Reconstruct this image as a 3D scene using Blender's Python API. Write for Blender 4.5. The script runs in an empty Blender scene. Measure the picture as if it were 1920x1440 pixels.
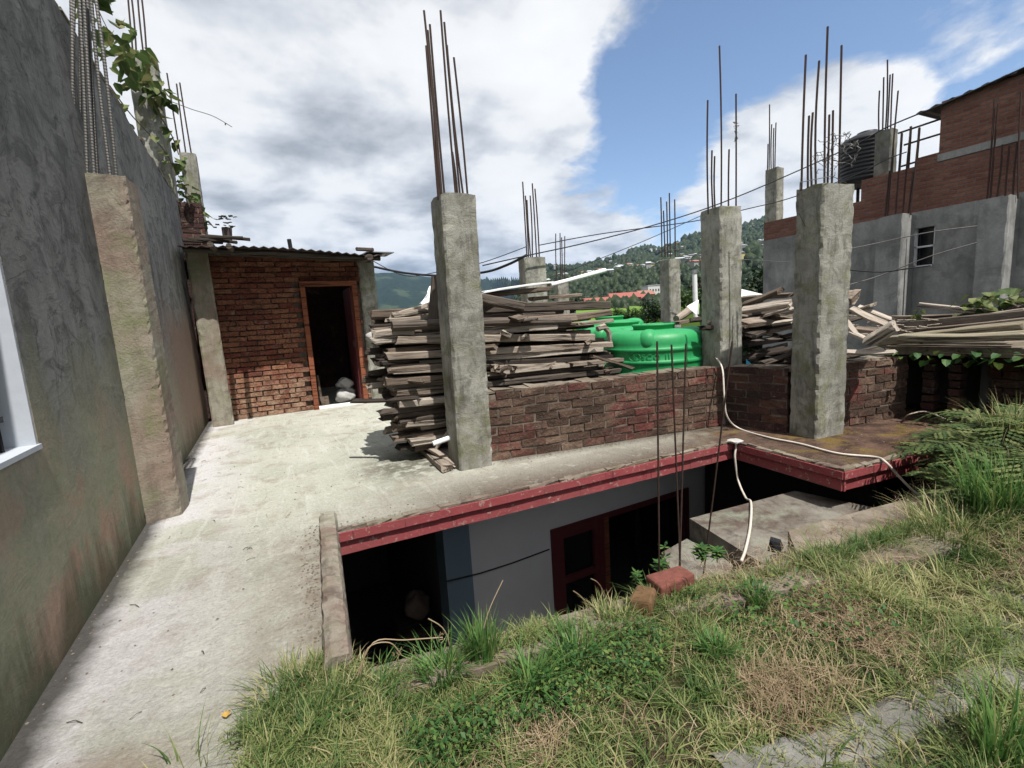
import bpy, math, random
import numpy as np
from mathutils import Vector, Matrix
random.seed(7); np.random.seed(7)
R_ = math.radians
SC = bpy.context.scene; COL = SC.collection
rnd = random.random
def U(a, b): return a + (b - a) * random.random()

# ---------------------------------------------------------------- camera
F, CX, CY, H = 880.0, 960.0, 720.0, 1.2
def _axes():
    up = -np.array([(1370 - CX) / F, (7200 - CY) / F, 1.0]); up /= np.linalg.norm(up)
    x = (490 - CX) / F; y = -(up[0] * x + up[2]) / up[1]
    b = np.array([x, y, 1.0]); b /= np.linalg.norm(b)
    a = np.cross(b, up)
    if a[0] < 0: a = -a
    return np.array([a, b, up])
RM = _axes()
EYE = np.array([0, 0, H])
def ray(u, v): return RM @ np.array([(u - CX) / F, (v - CY) / F, 1.0])
# a photo pixel met with a real plane of the place (floor z, wall y, wall x)
def Pz(u, v, z=0.0): r = ray(u, v); return EYE + (z - H) / r[2] * r
def Px(u, v, x): r = ray(u, v); return EYE + x / r[0] * r
def Py(u, v, y): r = ray(u, v); return EYE + y / r[1] * r
cam = bpy.data.objects.new('camera', bpy.data.cameras.new('camera')); COL.objects.link(cam)
cam.data.sensor_width = 36; cam.data.lens = F / 1920 * 36
cam.data.clip_start = 0.05; cam.data.clip_end = 30000
rt = RM @ np.array([1, 0, 0]); upv = -(RM @ np.array([0, 1, 0])); bk = -(RM @ np.array([0, 0, 1]))
cam.matrix_world = Matrix(((rt[0], upv[0], bk[0], 0), (rt[1], upv[1], bk[1], 0), (rt[2], upv[2], bk[2], H), (0, 0, 0, 1)))
SC.camera = cam

# ---------------------------------------------------------------- material mini language
class N:
    def __init__(s, name):
        s.m = bpy.data.materials.new(name); s.m.use_nodes = True
        s.t = s.m.node_tree; s.t.nodes.clear()
    def nd(s, t, **k):
        n = s.t.nodes.new(t)
        for a, b in k.items(): setattr(n, a, b)
        return n
    def set(s, n, i, v):
        if v is None: return
        if isinstance(v, bpy.types.NodeSocket): s.t.links.new(v, n.inputs[i])
        else:
            if isinstance(v, (tuple, list)) and len(v) == 3 and n.inputs[i].type == 'RGBA': v = (*v, 1)
            n.inputs[i].default_value = v
    def pos(s): return s.nd('ShaderNodeNewGeometry').outputs['Position']
    def obj(s): return s.nd('ShaderNodeTexCoord').outputs['Object']
    def orand(s): return s.nd('ShaderNodeObjectInfo').outputs['Random']
    def attr(s, n='rnd'): return s.nd('ShaderNodeAttribute', attribute_name=n).outputs['Fac']
    def xyz(s, v):
        n = s.nd('ShaderNodeSeparateXYZ'); s.set(n, 0, v); return n.outputs
    def comb(s, x, y, z):
        n = s.nd('ShaderNodeCombineXYZ'); s.set(n, 0, x); s.set(n, 1, y); s.set(n, 2, z); return n.outputs[0]
    def map(s, v, scale=(1, 1, 1), loc=(0, 0, 0), rot=(0, 0, 0)):
        n = s.nd('ShaderNodeMapping'); s.set(n, 0, v); n.inputs['Scale'].default_value = scale
        s.set(n, 'Location', loc); n.inputs['Rotation'].default_value = rot; return n.outputs[0]
    def noise(s, v, scale, detail=6, rough=.6, dist=0):
        n = s.nd('ShaderNodeTexNoise'); s.set(n, 'Vector', v); n.inputs['Scale'].default_value = scale
        n.inputs['Detail'].default_value = detail; n.inputs['Roughness'].default_value = rough
        n.inputs['Distortion'].default_value = dist; return n.outputs['Fac']
    def vor(s, v, scale, feature='F1'):
        n = s.nd('ShaderNodeTexVoronoi', feature=feature); s.set(n, 'Vector', v); n.inputs['Scale'].default_value = scale
        return n.outputs['Distance']
    def ramp(s, f, stops):
        n = s.nd('ShaderNodeValToRGB'); s.set(n, 0, f); e = n.color_ramp.elements
        while len(e) < len(stops): e.new(.5)
        for q, (p, c) in zip(e, stops):
            q.position = p; q.color = (c, c, c, 1) if isinstance(c, (int, float)) else (*c, 1)
        return n.outputs[0]
    def mix(s, f, a, b, mode='MIX'):
        n = s.nd('ShaderNodeMix', data_type='RGBA', blend_type=mode); s.set(n, 0, f); s.set(n, 6, a); s.set(n, 7, b)
        return n.outputs[2]
    def math(s, op, a, b=None, clamp=False):
        n = s.nd('ShaderNodeMath', operation=op, use_clamp=clamp); s.set(n, 0, a); s.set(n, 1, b); return n.outputs[0]
    def rng(s, v, a, b, c=0., d=1.):
        n = s.nd('ShaderNodeMapRange'); s.set(n, 0, v); s.set(n, 1, a); s.set(n, 2, b); s.set(n, 3, c); s.set(n, 4, d); return n.outputs[0]
    def bump(s, h, st=.5, dist=.02, nrm=None):
        n = s.nd('ShaderNodeBump'); s.set(n, 'Height', h); n.inputs['Strength'].default_value = st
        n.inputs['Distance'].default_value = dist; s.set(n, 'Normal', nrm); return n.outputs[0]
    def out(s, col, rough=.9, nrm=None, metal=0., spec=.25, trans=0., emit=None, sub=None):
        b = s.nd('ShaderNodeBsdfPrincipled'); s.set(b, 'Base Color', col); s.set(b, 'Roughness', rough); s.set(b, 'Normal', nrm)
        b.inputs['Metallic'].default_value = metal; b.inputs['Specular IOR Level'].default_value = spec
        sh = b.outputs[0]
        if trans:
            tr = s.nd('ShaderNodeBsdfTranslucent'); s.set(tr, 0, col)
            mx = s.nd('ShaderNodeMixShader'); mx.inputs[0].default_value = trans
            s.t.links.new(sh, mx.inputs[1]); s.t.links.new(tr.outputs[0], mx.inputs[2]); sh = mx.outputs[0]
        o = s.nd('ShaderNodeOutputMaterial'); s.t.links.new(sh, o.inputs[0]); return s.m

def concrete(name, c1, c2, stain=(.06, .055, .045), moss=None, stain_amt=.5, streak=True, bump=.6, scale=1.0, objc=False, pits=.5, lo=.42, hi=.62):
    n = N(name); p = n.obj() if objc else n.pos()
    big = n.noise(p, 1.7 * scale, 5, .62, .3)
    col = n.mix(n.ramp(big, [(.38, 0), (.62, 1)]), c1, c2)
    if streak:
        st = n.noise(n.map(p, (7, 7, 1.3)), 1.1 * scale, 8, .7, .5)
        col = n.mix(n.math('MULTIPLY', n.ramp(st, [(lo, 0), (hi + .12, 1)]), stain_amt), col, stain)
    bl = n.noise(p, 4.5 * scale, 7, .68, .6)
    col = n.mix(n.math('MULTIPLY', n.ramp(bl, [(.5, 0), (.64, 1)]), stain_amt * .8), col, stain)
    if moss:
        ms = n.noise(p, 2.6 * scale, 8, .7, .4)
        col = n.mix(n.math('MULTIPLY', n.ramp(ms, [(.5, 0), (.66, 1)]), .75), col, moss)
    fine = n.noise(p, 55 * scale, 5, .75)
    col = n.mix(.5, col, n.mix(fine, (.15, .15, .15), (.85, .85, .85)), 'OVERLAY')
    pit = n.ramp(n.vor(n.map(p, (1, 1, 1.4)), 26 * scale), [(.03, 0), (.12, 1)])
    pitm = n.ramp(n.noise(p, 3.3 * scale, 3, .5), [(.5, 0), (.6, 1)])
    pf = n.math('MULTIPLY', n.math('SUBTRACT', 1, pit), pitm)
    col = n.mix(n.math('MULTIPLY', pf, pits), col, (.03, .03, .028))
    h = n.math('ADD', n.math('MULTIPLY', fine, .35), n.math('MULTIPLY', bl, .8))
    h = n.math('SUBTRACT', h, n.math('MULTIPLY', pf, .8))
    return n.out(col, .93, n.bump(h, bump, .009), spec=.15)

def brickmat(name, cols, grime=(.03, .024, .02), grime_amt=.75, pale=False, red=None):
    n = N(name); p = n.pos(); a = n.attr()
    col = n.ramp(a, cols)
    if red: col = n.mix(n.math('MULTIPLY', n.ramp(n.noise(n.map(p, (1, 1, 1.6)), 1.9, 5, .6, .4), [(.47, 0), (.58, 1)]), n.rng(a, .2, .8, .35, 1.)), col, red)
    f = n.noise(p, 34, 6, .7)
    col = n.mix(.75, col, n.mix(f, (.05, .05, .05), (.95, .95, .95)), 'OVERLAY')
    g = n.noise(p, 2.3, 7, .68, .5)
    col = n.mix(n.math('MULTIPLY', n.ramp(g, [(.42, 0), (.62, 1)]), grime_amt), col, grime)
    w = n.noise(n.map(p, (1, 1, 1), (3, 5, 9)), 6, 6, .7)
    col = n.mix(n.math('MULTIPLY', n.ramp(w, [(.58, 0), (.72, 1)]), .5), col, (.28, .22, .17))
    if pale:   # paler towards the courses nearest the ground
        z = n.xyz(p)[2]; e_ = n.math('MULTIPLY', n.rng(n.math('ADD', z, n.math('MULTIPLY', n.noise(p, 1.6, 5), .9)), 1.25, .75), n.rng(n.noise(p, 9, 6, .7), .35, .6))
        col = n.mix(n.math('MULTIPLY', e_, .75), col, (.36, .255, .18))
    crumb = n.ramp(n.noise(n.map(p, (1, 1, 1.7)), 30, 6, .75), [(.57, 0), (.63, 1)]); col = n.mix(n.math('MULTIPLY', crumb, .55), col, (.30, .24, .19))
    return n.out(col, .95, n.bump(n.math('ADD', n.math('ADD', f, crumb), n.math('MULTIPLY', n.noise(p, 11, 4), 1.2)), 1.0, .014), spec=.1)

def woodmat(name, stops, var=.7):
    n = N(name); o = n.obj(); r = n.orand(); q = n.map(o, (1.2, 16, 16), n.comb(n.math('MULTIPLY', r, 31), n.math('MULTIPLY', r, 17), r))
    g = n.noise(q, 2.6, 7, .66, .8)
    big = n.noise(n.map(o, (1, 1, 1), n.comb(n.math('MULTIPLY', r, 57), 0, 0)), 2.2, 4, .6)
    f = n.math('ADD', n.math('MULTIPLY', g, .55), n.math('MULTIPLY', n.math('ADD', n.math('MULTIPLY', r, var), n.math('MULTIPLY', big, .6)), .55))
    col = n.ramp(f, stops)
    crack = n.ramp(n.noise(n.map(o, (.7, 26, 26), n.comb(0, n.math('MULTIPLY', r, 9), 0)), 1.8, 5, .6, .3), [(.36, 1), (.44, 0)])
    col = n.mix(n.math('MULTIPLY', crack, .8), col, (.018, .014, .011))
    return n.out(col, .9, n.bump(n.math('SUBTRACT', g, crack), .8, .01), spec=.15)

def plain(name, c, rough=.6, metal=0, spec=.3, var=.25, scale=20, bump=.1, trans=0):
    n = N(name); p = n.pos(); f = n.noise(p, scale, 5, .6)
    col = n.mix(f, tuple(x * (1 - var) for x in c), tuple(min(1, x * (1 + var)) for x in c))
    return n.out(col, rough, n.bump(f, bump, .01), metal, spec, trans)

def leafmat(name, stops, trans=.3, patch=1.6, rough=.55, patch_amt=.55):
    n = N(name); p = n.pos(); a = n.attr()
    f = n.math('ADD', n.math('MULTIPLY', a, 1 - patch_amt), n.math('MULTIPLY', n.ramp(n.noise(p, patch, 4, .6), [(.3, 0), (.7, 1)]), patch_amt))
    return n.out(n.ramp(f, stops), rough, None, spec=.25, trans=trans)

# ---------------------------------------------------------------- mesh builder
class MB:
    def __init__(s): s.v = []; s.f = []; s.r = []; s.m = []
    def add(s, vs, fs, r=None, m=0):
        o = len(s.v); s.v += [tuple(map(float, q)) for q in vs]
        for f in fs: s.f.append(tuple(i + o for i in f)); s.r.append(rnd() if r is None else r); s.m.append(m)
    def box(s, c, d, rz=0, jit=0, r=None, m=0, rot=None):
        if r is None: r = rnd()
        vs = []
        for x in (-.5, .5):
            for y in (-.5, .5):
                for z in (-.5, .5):
                    q = Vector((x * d[0] + U(-jit, jit), y * d[1] + U(-jit, jit), z * d[2] + U(-jit, jit)))
                    if rot is not None: q = rot @ q
                    elif rz: q = Matrix.Rotation(rz, 3, 'Z') @ q
                    vs.append(q + Vector(c))
        s.add(vs, [(0, 1, 3, 2), (4, 6, 7, 5), (0, 4, 5, 1), (2, 3, 7, 6), (0, 2, 6, 4), (1, 5, 7, 3)], r, m)
        return s
    def prism(s, base, top, m=0, r=.5):
        n = len(base); vs = list(base) + list(top)
        fs = [tuple(range(n))[::-1], tuple(range(n, 2 * n))] + [(i, (i + 1) % n, n + (i + 1) % n, n + i) for i in range(n)]
        s.add(vs, fs, r, m); return s
    def slab(s, poly, z0, z1, m=0, r=.5):
        return s.prism([(x, y, z0) for x, y in poly], [(x, y, z1) for x, y in poly], m, r)
    def shaft(s, b4, t4, amp=.006, dz=.06, ch=.018, m=0):
        # a cast post: corners broken, edges chipped, sides slightly uneven
        b = [Vector(q) for q in b4]; t = [Vector(q) for q in t4]
        hgt = (t[0] - b[0]).length; n = max(3, int(hgt / dz)); rings = []
        for k in range(n + 1):
            w = k / n; c = [b[i].lerp(t[i], w) for i in range(4)]; cen = sum(c, Vector()) / 4; ring = []
            for i in range(4):
                p0, p1 = c[i], c[(i + 1) % 4]; e = (p1 - p0); L = e.length; e = e / L
                for d in (ch * U(.5, 1.5), L * .33, L * .66, L - ch * U(.5, 1.5)):
                    q = p0 + e * d; o = (q - cen); o.z = 0; o.normalize(); am = amp * .28
                    if d < L * .2 or d > L * .8: am = amp * (.45 if rnd() < .8 else 1.3)
                    ring.append(q - o * U(-am * .3, am) + Vector((0, 0, U(-amp, amp) if 0 < k < n else U(-amp * 2, amp))))
            rings.append(ring)
        vs = [q for rg in rings for q in rg]; K = 16
        fs = [(k * K + i, k * K + (i + 1) % K, (k + 1) * K + (i + 1) % K, (k + 1) * K + i) for k in range(n) for i in range(K)]
        fs += [tuple(range(K))[::-1], tuple(range(n * K, n * K + K))]
        s.add(vs, fs, .5, m); return s
    def tube(s, pts, rad, seg=6, m=0, r=None, cap=True):
        pts = [Vector(p) for p in pts]; n = len(pts); rads = rad if isinstance(rad, (list, tuple)) else [rad] * n
        if r is None: r = rnd()
        vs = []; last = None
        for i, p in enumerate(pts):
            t = (pts[min(i + 1, n - 1)] - pts[max(i - 1, 0)]).normalized()
            ref = Vector((0, 0, 1)) if abs(t.z) < .9 else Vector((1, 0, 0))
            if last is not None: ref = last
            x = (ref - t * ref.dot(t)).normalized(); y = t.cross(x); last = x
            for k in range(seg):
                a = 2 * math.pi * k / seg; vs.append(p + (x * math.cos(a) + y * math.sin(a)) * rads[i])
        fs = [(i * seg + k, i * seg + (k + 1) % seg, (i + 1) * seg + (k + 1) % seg, (i + 1) * seg + k) for i in range(n - 1) for k in range(seg)]
        if cap: fs += [tuple(range(seg))[::-1], tuple(range((n - 1) * seg, n * seg))]
        s.add(vs, fs, r, m); return s
    def lathe(s, prof, c, seg=32, m=0, r=.5):
        vs = []; n = len(prof)
        for (rr, z) in prof:
            for k in range(seg):
                a = 2 * math.pi * k / seg; vs.append((c[0] + rr * math.cos(a), c[1] + rr * math.sin(a), c[2] + z))
        fs = [(i * seg + k, i * seg + (k + 1) % seg, (i + 1) * seg + (k + 1) % seg, (i + 1) * seg + k) for i in range(n - 1) for k in range(seg)]
        s.add(vs, fs, r, m); return s
    def build(s, name, mats, parent=None, smooth=False, at=None):
        me = bpy.data.meshes.new(name)
        off = Vector((0, 0, 0))
        if parent is not None and at is None:
            o_ = parent
            while o_ is not None: off = off + o_.location; o_ = o_.parent
        if at is not None: off = Vector(at)
        me.from_pydata([(q[0] - off.x, q[1] - off.y, q[2] - off.z) for q in s.v], [], s.f)
        if not isinstance(mats, (list, tuple)): mats = [mats]
        for q in mats: me.materials.append(q)
        me.attributes.new('rnd', 'FLOAT', 'FACE').data.foreach_set('value', s.r)
        me.polygons.foreach_set('material_index', s.m)
        if smooth: me.polygons.foreach_set('use_smooth', [True] * len(s.f))
        me.update()
        o = bpy.data.objects.new(name, me); COL.objects.link(o)
        if parent is not None: o.parent = parent
        elif at is not None: o.location = off
        return o
def tag(o, label=None, cat=None, group=None, kind=None):
    if label: o['label'] = label
    if cat: o['category'] = cat
    if group: o['group'] = group
    if kind: o['kind'] = kind
    return o
def thing(name, label, cat, loc=(0, 0, 0), group=None):
    o = bpy.data.objects.new(name, None); COL.objects.link(o); o.location = loc; o.empty_display_size = .1
    return tag(o, label, cat, group)
def np_mesh(name, V, Fq, per, rr, mat):
    # V (n,3), Fq (m,per) indices, rr per face
    me = bpy.data.meshes.new(name)
    me.vertices.add(len(V)); me.vertices.foreach_set('co', np.asarray(V, np.float32).ravel())
    me.loops.add(Fq.size); me.loops.foreach_set('vertex_index', Fq.astype(np.int32).ravel())
    me.polygons.add(len(Fq)); me.polygons.foreach_set('loop_start', np.arange(0, Fq.size, per, dtype=np.int32))
    me.polygons.foreach_set('loop_total', np.full(len(Fq), per, np.int32))
    me.materials.append(mat); me.update(calc_edges=True)
    me.attributes.new('rnd', 'FLOAT', 'FACE').data.foreach_set('value', np.asarray(rr, np.float32))
    o = bpy.data.objects.new(name, me); COL.objects.link(o); return o

# ---------------------------------------------------------------- materials
m_col = concrete('column_concrete', (.33, .325, .29), (.205, .20, .175), (.06, .056, .048), (.15, .155, .08), .7, True, 1.6, 1.7, lo=.5, hi=.58, pits=.95)
m_col_dark = concrete('old_concrete', (.20, .20, .18), (.12, .12, .11), (.045, .042, .036), (.10, .105, .05), .6, True, .9, 1.2)
m_colbrown = concrete('brown_rough_concrete', (.27, .255, .205), (.235, .18, .145), (.08, .06, .05), (.15, .16, .085), .5, True, 1.6, 1.3, pits=.9)
m_mossdark = concrete('mossy_dark_mortar', (.075, .075, .05), (.04, .042, .026), (.02, .02, .016), (.09, .10, .04), .6, False, 1.4, 3)
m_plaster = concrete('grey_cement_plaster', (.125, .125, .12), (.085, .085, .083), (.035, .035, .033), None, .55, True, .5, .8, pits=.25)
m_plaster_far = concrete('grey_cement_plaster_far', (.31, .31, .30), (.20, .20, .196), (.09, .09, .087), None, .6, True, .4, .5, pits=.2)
m_curb = concrete('rough_kerb_concrete', (.25, .24, .20), (.165, .12, .10), (.06, .047, .04), (.15, .155, .10), .8, False, 1.6, 1.8)
m_ledge = concrete('mossy_ledge_concrete', (.22, .19, .155), (.125, .092, .076), (.045, .036, .03), (.12, .115, .065), .75, False, 1.4, 1.6)
m_plat = concrete('stained_platform_concrete', (.19, .18, .155), (.085, .063, .052), (.05, .038, .032), (.20, .215, .17), .85, False, 1.6, 1.5)
m_white = plain('white_plaster', (.40, .43, .48), .8, var=.1)
m_greywall = plain('painted_grey_wall', (.60, .60, .61), .8, var=.08, scale=4)
m_bluewall = plain('painted_blue_pilaster', (.15, .21, .26), .7, var=.1, scale=5)
m_blackwall = plain('shade_black_plaster', (.018, .018, .018), .95, var=.4, scale=5)  # black colour stands in for the deep shade under the right wing
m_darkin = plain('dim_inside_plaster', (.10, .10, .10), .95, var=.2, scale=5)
m_steel = plain('rusty_rebar_steel', (.045, .027, .022), .7, .3, .3, .5, 60)
m_steel_grey = plain('grey_ribbed_steel', (.11, .105, .10), .55, .5, .4, .5, 90)
m_cable = plain('black_cable', (.015, .015, .017), .5)
m_hose = plain('cream_hose_plastic', (.50, .455, .40), .5, var=.25, scale=30)
m_pinkhose = plain('pinkish_hose_plastic', (.55, .42, .36), .45, var=.15)
m_tin = plain('zinc_sheet', (.32, .33, .34), .4, .7, .5, .35, 8)
m_tin_rust = plain('rusty_zinc_sheet', (.09, .07, .065), .6, .4, .4, .5, 8)
m_maroon = plain('maroon_paint', (.10, .022, .028), .5, var=.3, scale=14)
m_doorwood = woodmat('orange_door_wood', [(.2, (.09, .028, .018)), (.55, (.22, .078, .042)), (.85, (.31, .12, .065))], .2)
m_window_in = plain('dark_window_glass', (.01, .011, .012), .15, spec=.5)
m_black = plain('black_plastic', (.012, .012, .014), .45, var=.3)
m_sack = plain('white_woven_sack', (.36, .355, .345), .8, var=.25, scale=25, bump=.6)
m_rag = plain('dusty_cloth', (.16, .12, .10), .9, var=.3, scale=14, bump=.6)
m_sheet = plain('white_plastic_sheet', (.7, .71, .72), .6, var=.12, scale=6)
m_blue = plain('turquoise_plastic', (.02, .28, .42), .5)
def tankmat():
    n = N('green_tank_plastic'); p = n.pos(); f = n.noise(p, 3, 5, .6); g = n.noise(n.map(p, (8, 8, 1)), 5, 4, .6)
    col = n.mix(f, (.013, .22, .062), (.025, .295, .10))
    col = n.mix(n.math('MULTIPLY', n.ramp(g, [(.5, 0), (.7, 1)]), .35), col, (.02, .14, .06))
    return n.out(col, n.rng(f, .3, .7, .45, .62), n.bump(n.noise(p, 9, 5, .6), .12, .02), spec=.4)
m_tank = tankmat()
m_wood = woodmat('weathered_timber', [(.2, (.022, .016, .013)), (.42, (.078, .059, .046)), (.62, (.175, .138, .11)), (.85, (.33, .285, .24))])
m_wood_dark = woodmat('dark_timber', [(.2, (.012, .010, .009)), (.5, (.04, .032, .027)), (.85, (.115, .095, .08))])
m_wood_pale = woodmat('bleached_timber', [(.2, (.12, .095, .075)), (.5, (.28, .24, .20)), (.85, (.46, .41, .36))], .5)
m_mossbeam = woodmat('mossy_old_beam', [(.2, (.05, .045, .03)), (.5, (.17, .145, .10)), (.85, (.28, .25, .19))])
m_mortar = concrete('mortar_joint', (.19, .155, .125), (.095, .072, .058), (.04, .032, .026), None, .6, False, 1.2, 3)
m_brick = brickmat('old_terrace_brick', [(0, (.05, .034, .026)), (.4, (.105, .066, .05)), (.75, (.15, .10, .074)), (1, (.19, .135, .10))], grime_amt=.55, red=(.16, .046, .042))
m_brick_dark = brickmat('dark_brick', [(0, (.03, .02, .02)), (.5, (.075, .036, .034)), (1, (.12, .058, .042))], grime_amt=.7)  # darker brick; on the short parapet it paints in the shade
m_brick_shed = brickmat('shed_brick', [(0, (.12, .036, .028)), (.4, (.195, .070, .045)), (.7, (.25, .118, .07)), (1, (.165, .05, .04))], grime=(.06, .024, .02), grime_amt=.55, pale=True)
def fascia():
    n = N('red_painted_fascia'); p = n.pos()
    f = n.noise(p, 7, 6, .65); d = n.noise(n.map(p, (14, 14, .8)), 2.0, 4, .6)
    col = n.mix(f, (.18, .030, .037), (.28, .068, .07))
    col = n.mix(n.ramp(d, [(.63, 0), (.69, 1)]), col, (.075, .025, .025))
    col = n.mix(n.math('MULTIPLY', n.ramp(n.noise(p, 3.1, 5, .6), [(.5, 0), (.7, 1)]), .6), col, (.16, .06, .055))
    pe = n.noise(p, 26, 6, .7); col = n.mix(n.math('MULTIPLY', n.ramp(pe, [(.58, 0), (.64, 1)]), .75), col, (.32, .25, .21))
    return n.out(col, .7, n.bump(pe, .4, .01), spec=.3)
m_fascia = fascia()

def deckmat():
    n = N('terrace_screed'); p = n.pos(); x, y, z = n.xyz(p)
    big = n.noise(p, .9, 6, .62, .6); mid = n.noise(p, 3.6, 7, .66, .5); fine = n.noise(p, 60, 7, .82)
    col = n.mix(n.ramp(big, [(.38, 0), (.62, 1)]), (.355, .365, .31), (.445, .445, .39))
    lil = n.noise(n.map(p, (1, 1, 1), (4, 2, 0)), 1.3, 5, .55)
    nearwall = n.rng(x, -.15, -.6)
    col = n.mix(n.math('MULTIPLY', n.ramp(lil, [(.40, 0), (.48, 1)]), n.math('MULTIPLY', nearwall, .9)), col, (.52, .505, .515))
    col = n.mix(n.math('MULTIPLY', n.ramp(mid, [(.52, 0), (.64, 1)]), n.rng(y, 1.0, 5.5, .15, .6)), col, (.25, .20, .165))
    fl = n.noise(p, 17, 8, .75, .4); col = n.mix(n.math('MULTIPLY', n.ramp(fl, [(.56, 0), (.62, 1)]), .32), col, (.24, .225, .19)); col = n.mix(n.math('MULTIPLY', n.ramp(fl, [(.36, 1), (.44, 0)]), .4), col, (.50, .50, .46))
    # scuffed worn bands, running along the ramp
    sc = n.noise(n.map(p, (6, .9, 1), (0, 0, 0), (0, 0, .25)), 2.4, 6, .62, .8)
    col = n.mix(n.math('MULTIPLY', n.ramp(sc, [(.53, 0), (.64, 1)]), .5), col, (.51, .51, .465))
    # gravelly brown strip along the red eave and along the kerb
    edge = n.math('SUBTRACT', y, n.math('ADD', n.math('MULTIPLY', x, -.057), 2.905))
    es = n.math('MULTIPLY', n.rng(edge, .85, .05), n.rng(x, .25, 1.3, .2, 1.))
    gr = n.math('MULTIPLY', es, n.rng(n.noise(p, 7, 6, .7), .22, .44))
    col = n.mix(gr, col, (.11, .082, .066))
    rim = n.math('MULTIPLY', n.rng(edge, .11, .0), n.rng(n.noise(p, 16, 4, .7), .35, .55))
    rim = n.math('MULTIPLY', rim, n.rng(x, .2, .3))
    col = n.mix(n.math('MULTIPLY', rim, .85), col, (.055, .045, .035))
    kx = n.math('SUBTRACT', n.math('ADD', n.math('MULTIPLY', y, .098), -.09), x)
    kr = n.math('MULTIPLY', n.rng(n.math('ABSOLUTE', kx), .42, .02), n.rng(n.noise(p, 9, 7, .75), .33, .58))
    kr = n.math('MULTIPLY', kr, n.rng(y, 3.1, 2.9))
    col = n.mix(n.math('MULTIPLY', kr, .7), col, (.17, .125, .10))
    # red-brown wet looking right wing with ochre moss
    wing = n.rng(n.math('ADD', x, n.math('MULTIPLY', n.math('SUBTRACT', mid, .5), 2.2)), 3.25, 3.95)
    wc = n.mix(n.ramp(n.noise(p, 5, 6, .65), [(.4, 0), (.6, 1)]), (.050, .030, .024), (.125, .078, .058))
    wc = n.mix(n.math('MULTIPLY', n.ramp(n.noise(p, 2.8, 6, .7, .6), [(.5, 0), (.6, 1)]), .8), wc, (.15, .105, .03))
    col = n.mix(wing, col, wc)
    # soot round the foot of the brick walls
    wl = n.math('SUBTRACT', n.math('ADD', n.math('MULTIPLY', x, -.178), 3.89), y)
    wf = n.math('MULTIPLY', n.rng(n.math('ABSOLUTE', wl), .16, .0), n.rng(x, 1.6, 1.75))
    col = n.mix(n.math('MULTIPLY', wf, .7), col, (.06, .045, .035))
    # dirt gutter at the foot of the plaster wall, with shadow painted in
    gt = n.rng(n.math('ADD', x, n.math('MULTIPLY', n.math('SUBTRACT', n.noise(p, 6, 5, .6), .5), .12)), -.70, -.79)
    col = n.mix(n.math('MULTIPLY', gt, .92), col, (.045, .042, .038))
    # brown soil patch at the foot of the ramp
    dx = n.math('ADD', x, .62); dy = n.math('SUBTRACT', y, 1.55)
    dd = n.math('SQRT', n.math('ADD', n.math('MULTIPLY', dx, dx), n.math('MULTIPLY', n.math('MULTIPLY', dy, dy), 3)))
    sp = n.math('MULTIPLY', n.rng(dd, .34, .12), n.rng(n.noise(p, 13, 6, .7), .30, .48))
    col = n.mix(n.math('MULTIPLY', sp, .75), col, (.20, .14, .10))
    # shadow of the pile, painted as a dark patch beside it
    dx = n.math('SUBTRACT', x, 1.0); dy = n.math('SUBTRACT', y, 4.0)
    dd = n.math('SQRT', n.math('ADD', n.math('MULTIPLY', dx, dx), n.math('MULTIPLY', dy, dy)))
    mp = n.math('MULTIPLY', n.rng(dd, .55, .2), n.rng(n.noise(p, 9, 6, .7), .38, .52))
    col = n.mix(n.math('MULTIPLY', mp, .75), col, (.07, .065, .045))
    col = n.mix(.75, col, n.mix(fine, (.05, .05, .05), (.95, .95, .95)), 'OVERLAY')
    spk = n.ramp(n.vor(p, 30), [(.05, 1), (.13, 0)]); spm = n.ramp(n.noise(p, 2.2, 4), [(.48, 0), (.6, 1)])
    col = n.mix(n.math('MULTIPLY', n.math('MULTIPLY', spk, spm), .8), col, (.07, .06, .05))
    h = n.math('ADD', n.math('MULTIPLY', fine, .5), n.math('ADD', n.math('MULTIPLY', fl, .9), n.math('ADD', n.math('MULTIPLY', mid, 1.2), n.math('MULTIPLY', sc, .6))))
    h = n.math('ADD', h, n.math('MULTIPLY', n.noise(p, 16, 5, .6), n.math('MULTIPLY', gr, 1.2)))
    return n.out(col, .93, n.bump(h, .95, .022), spec=.12)
m_deck = deckmat()

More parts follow.
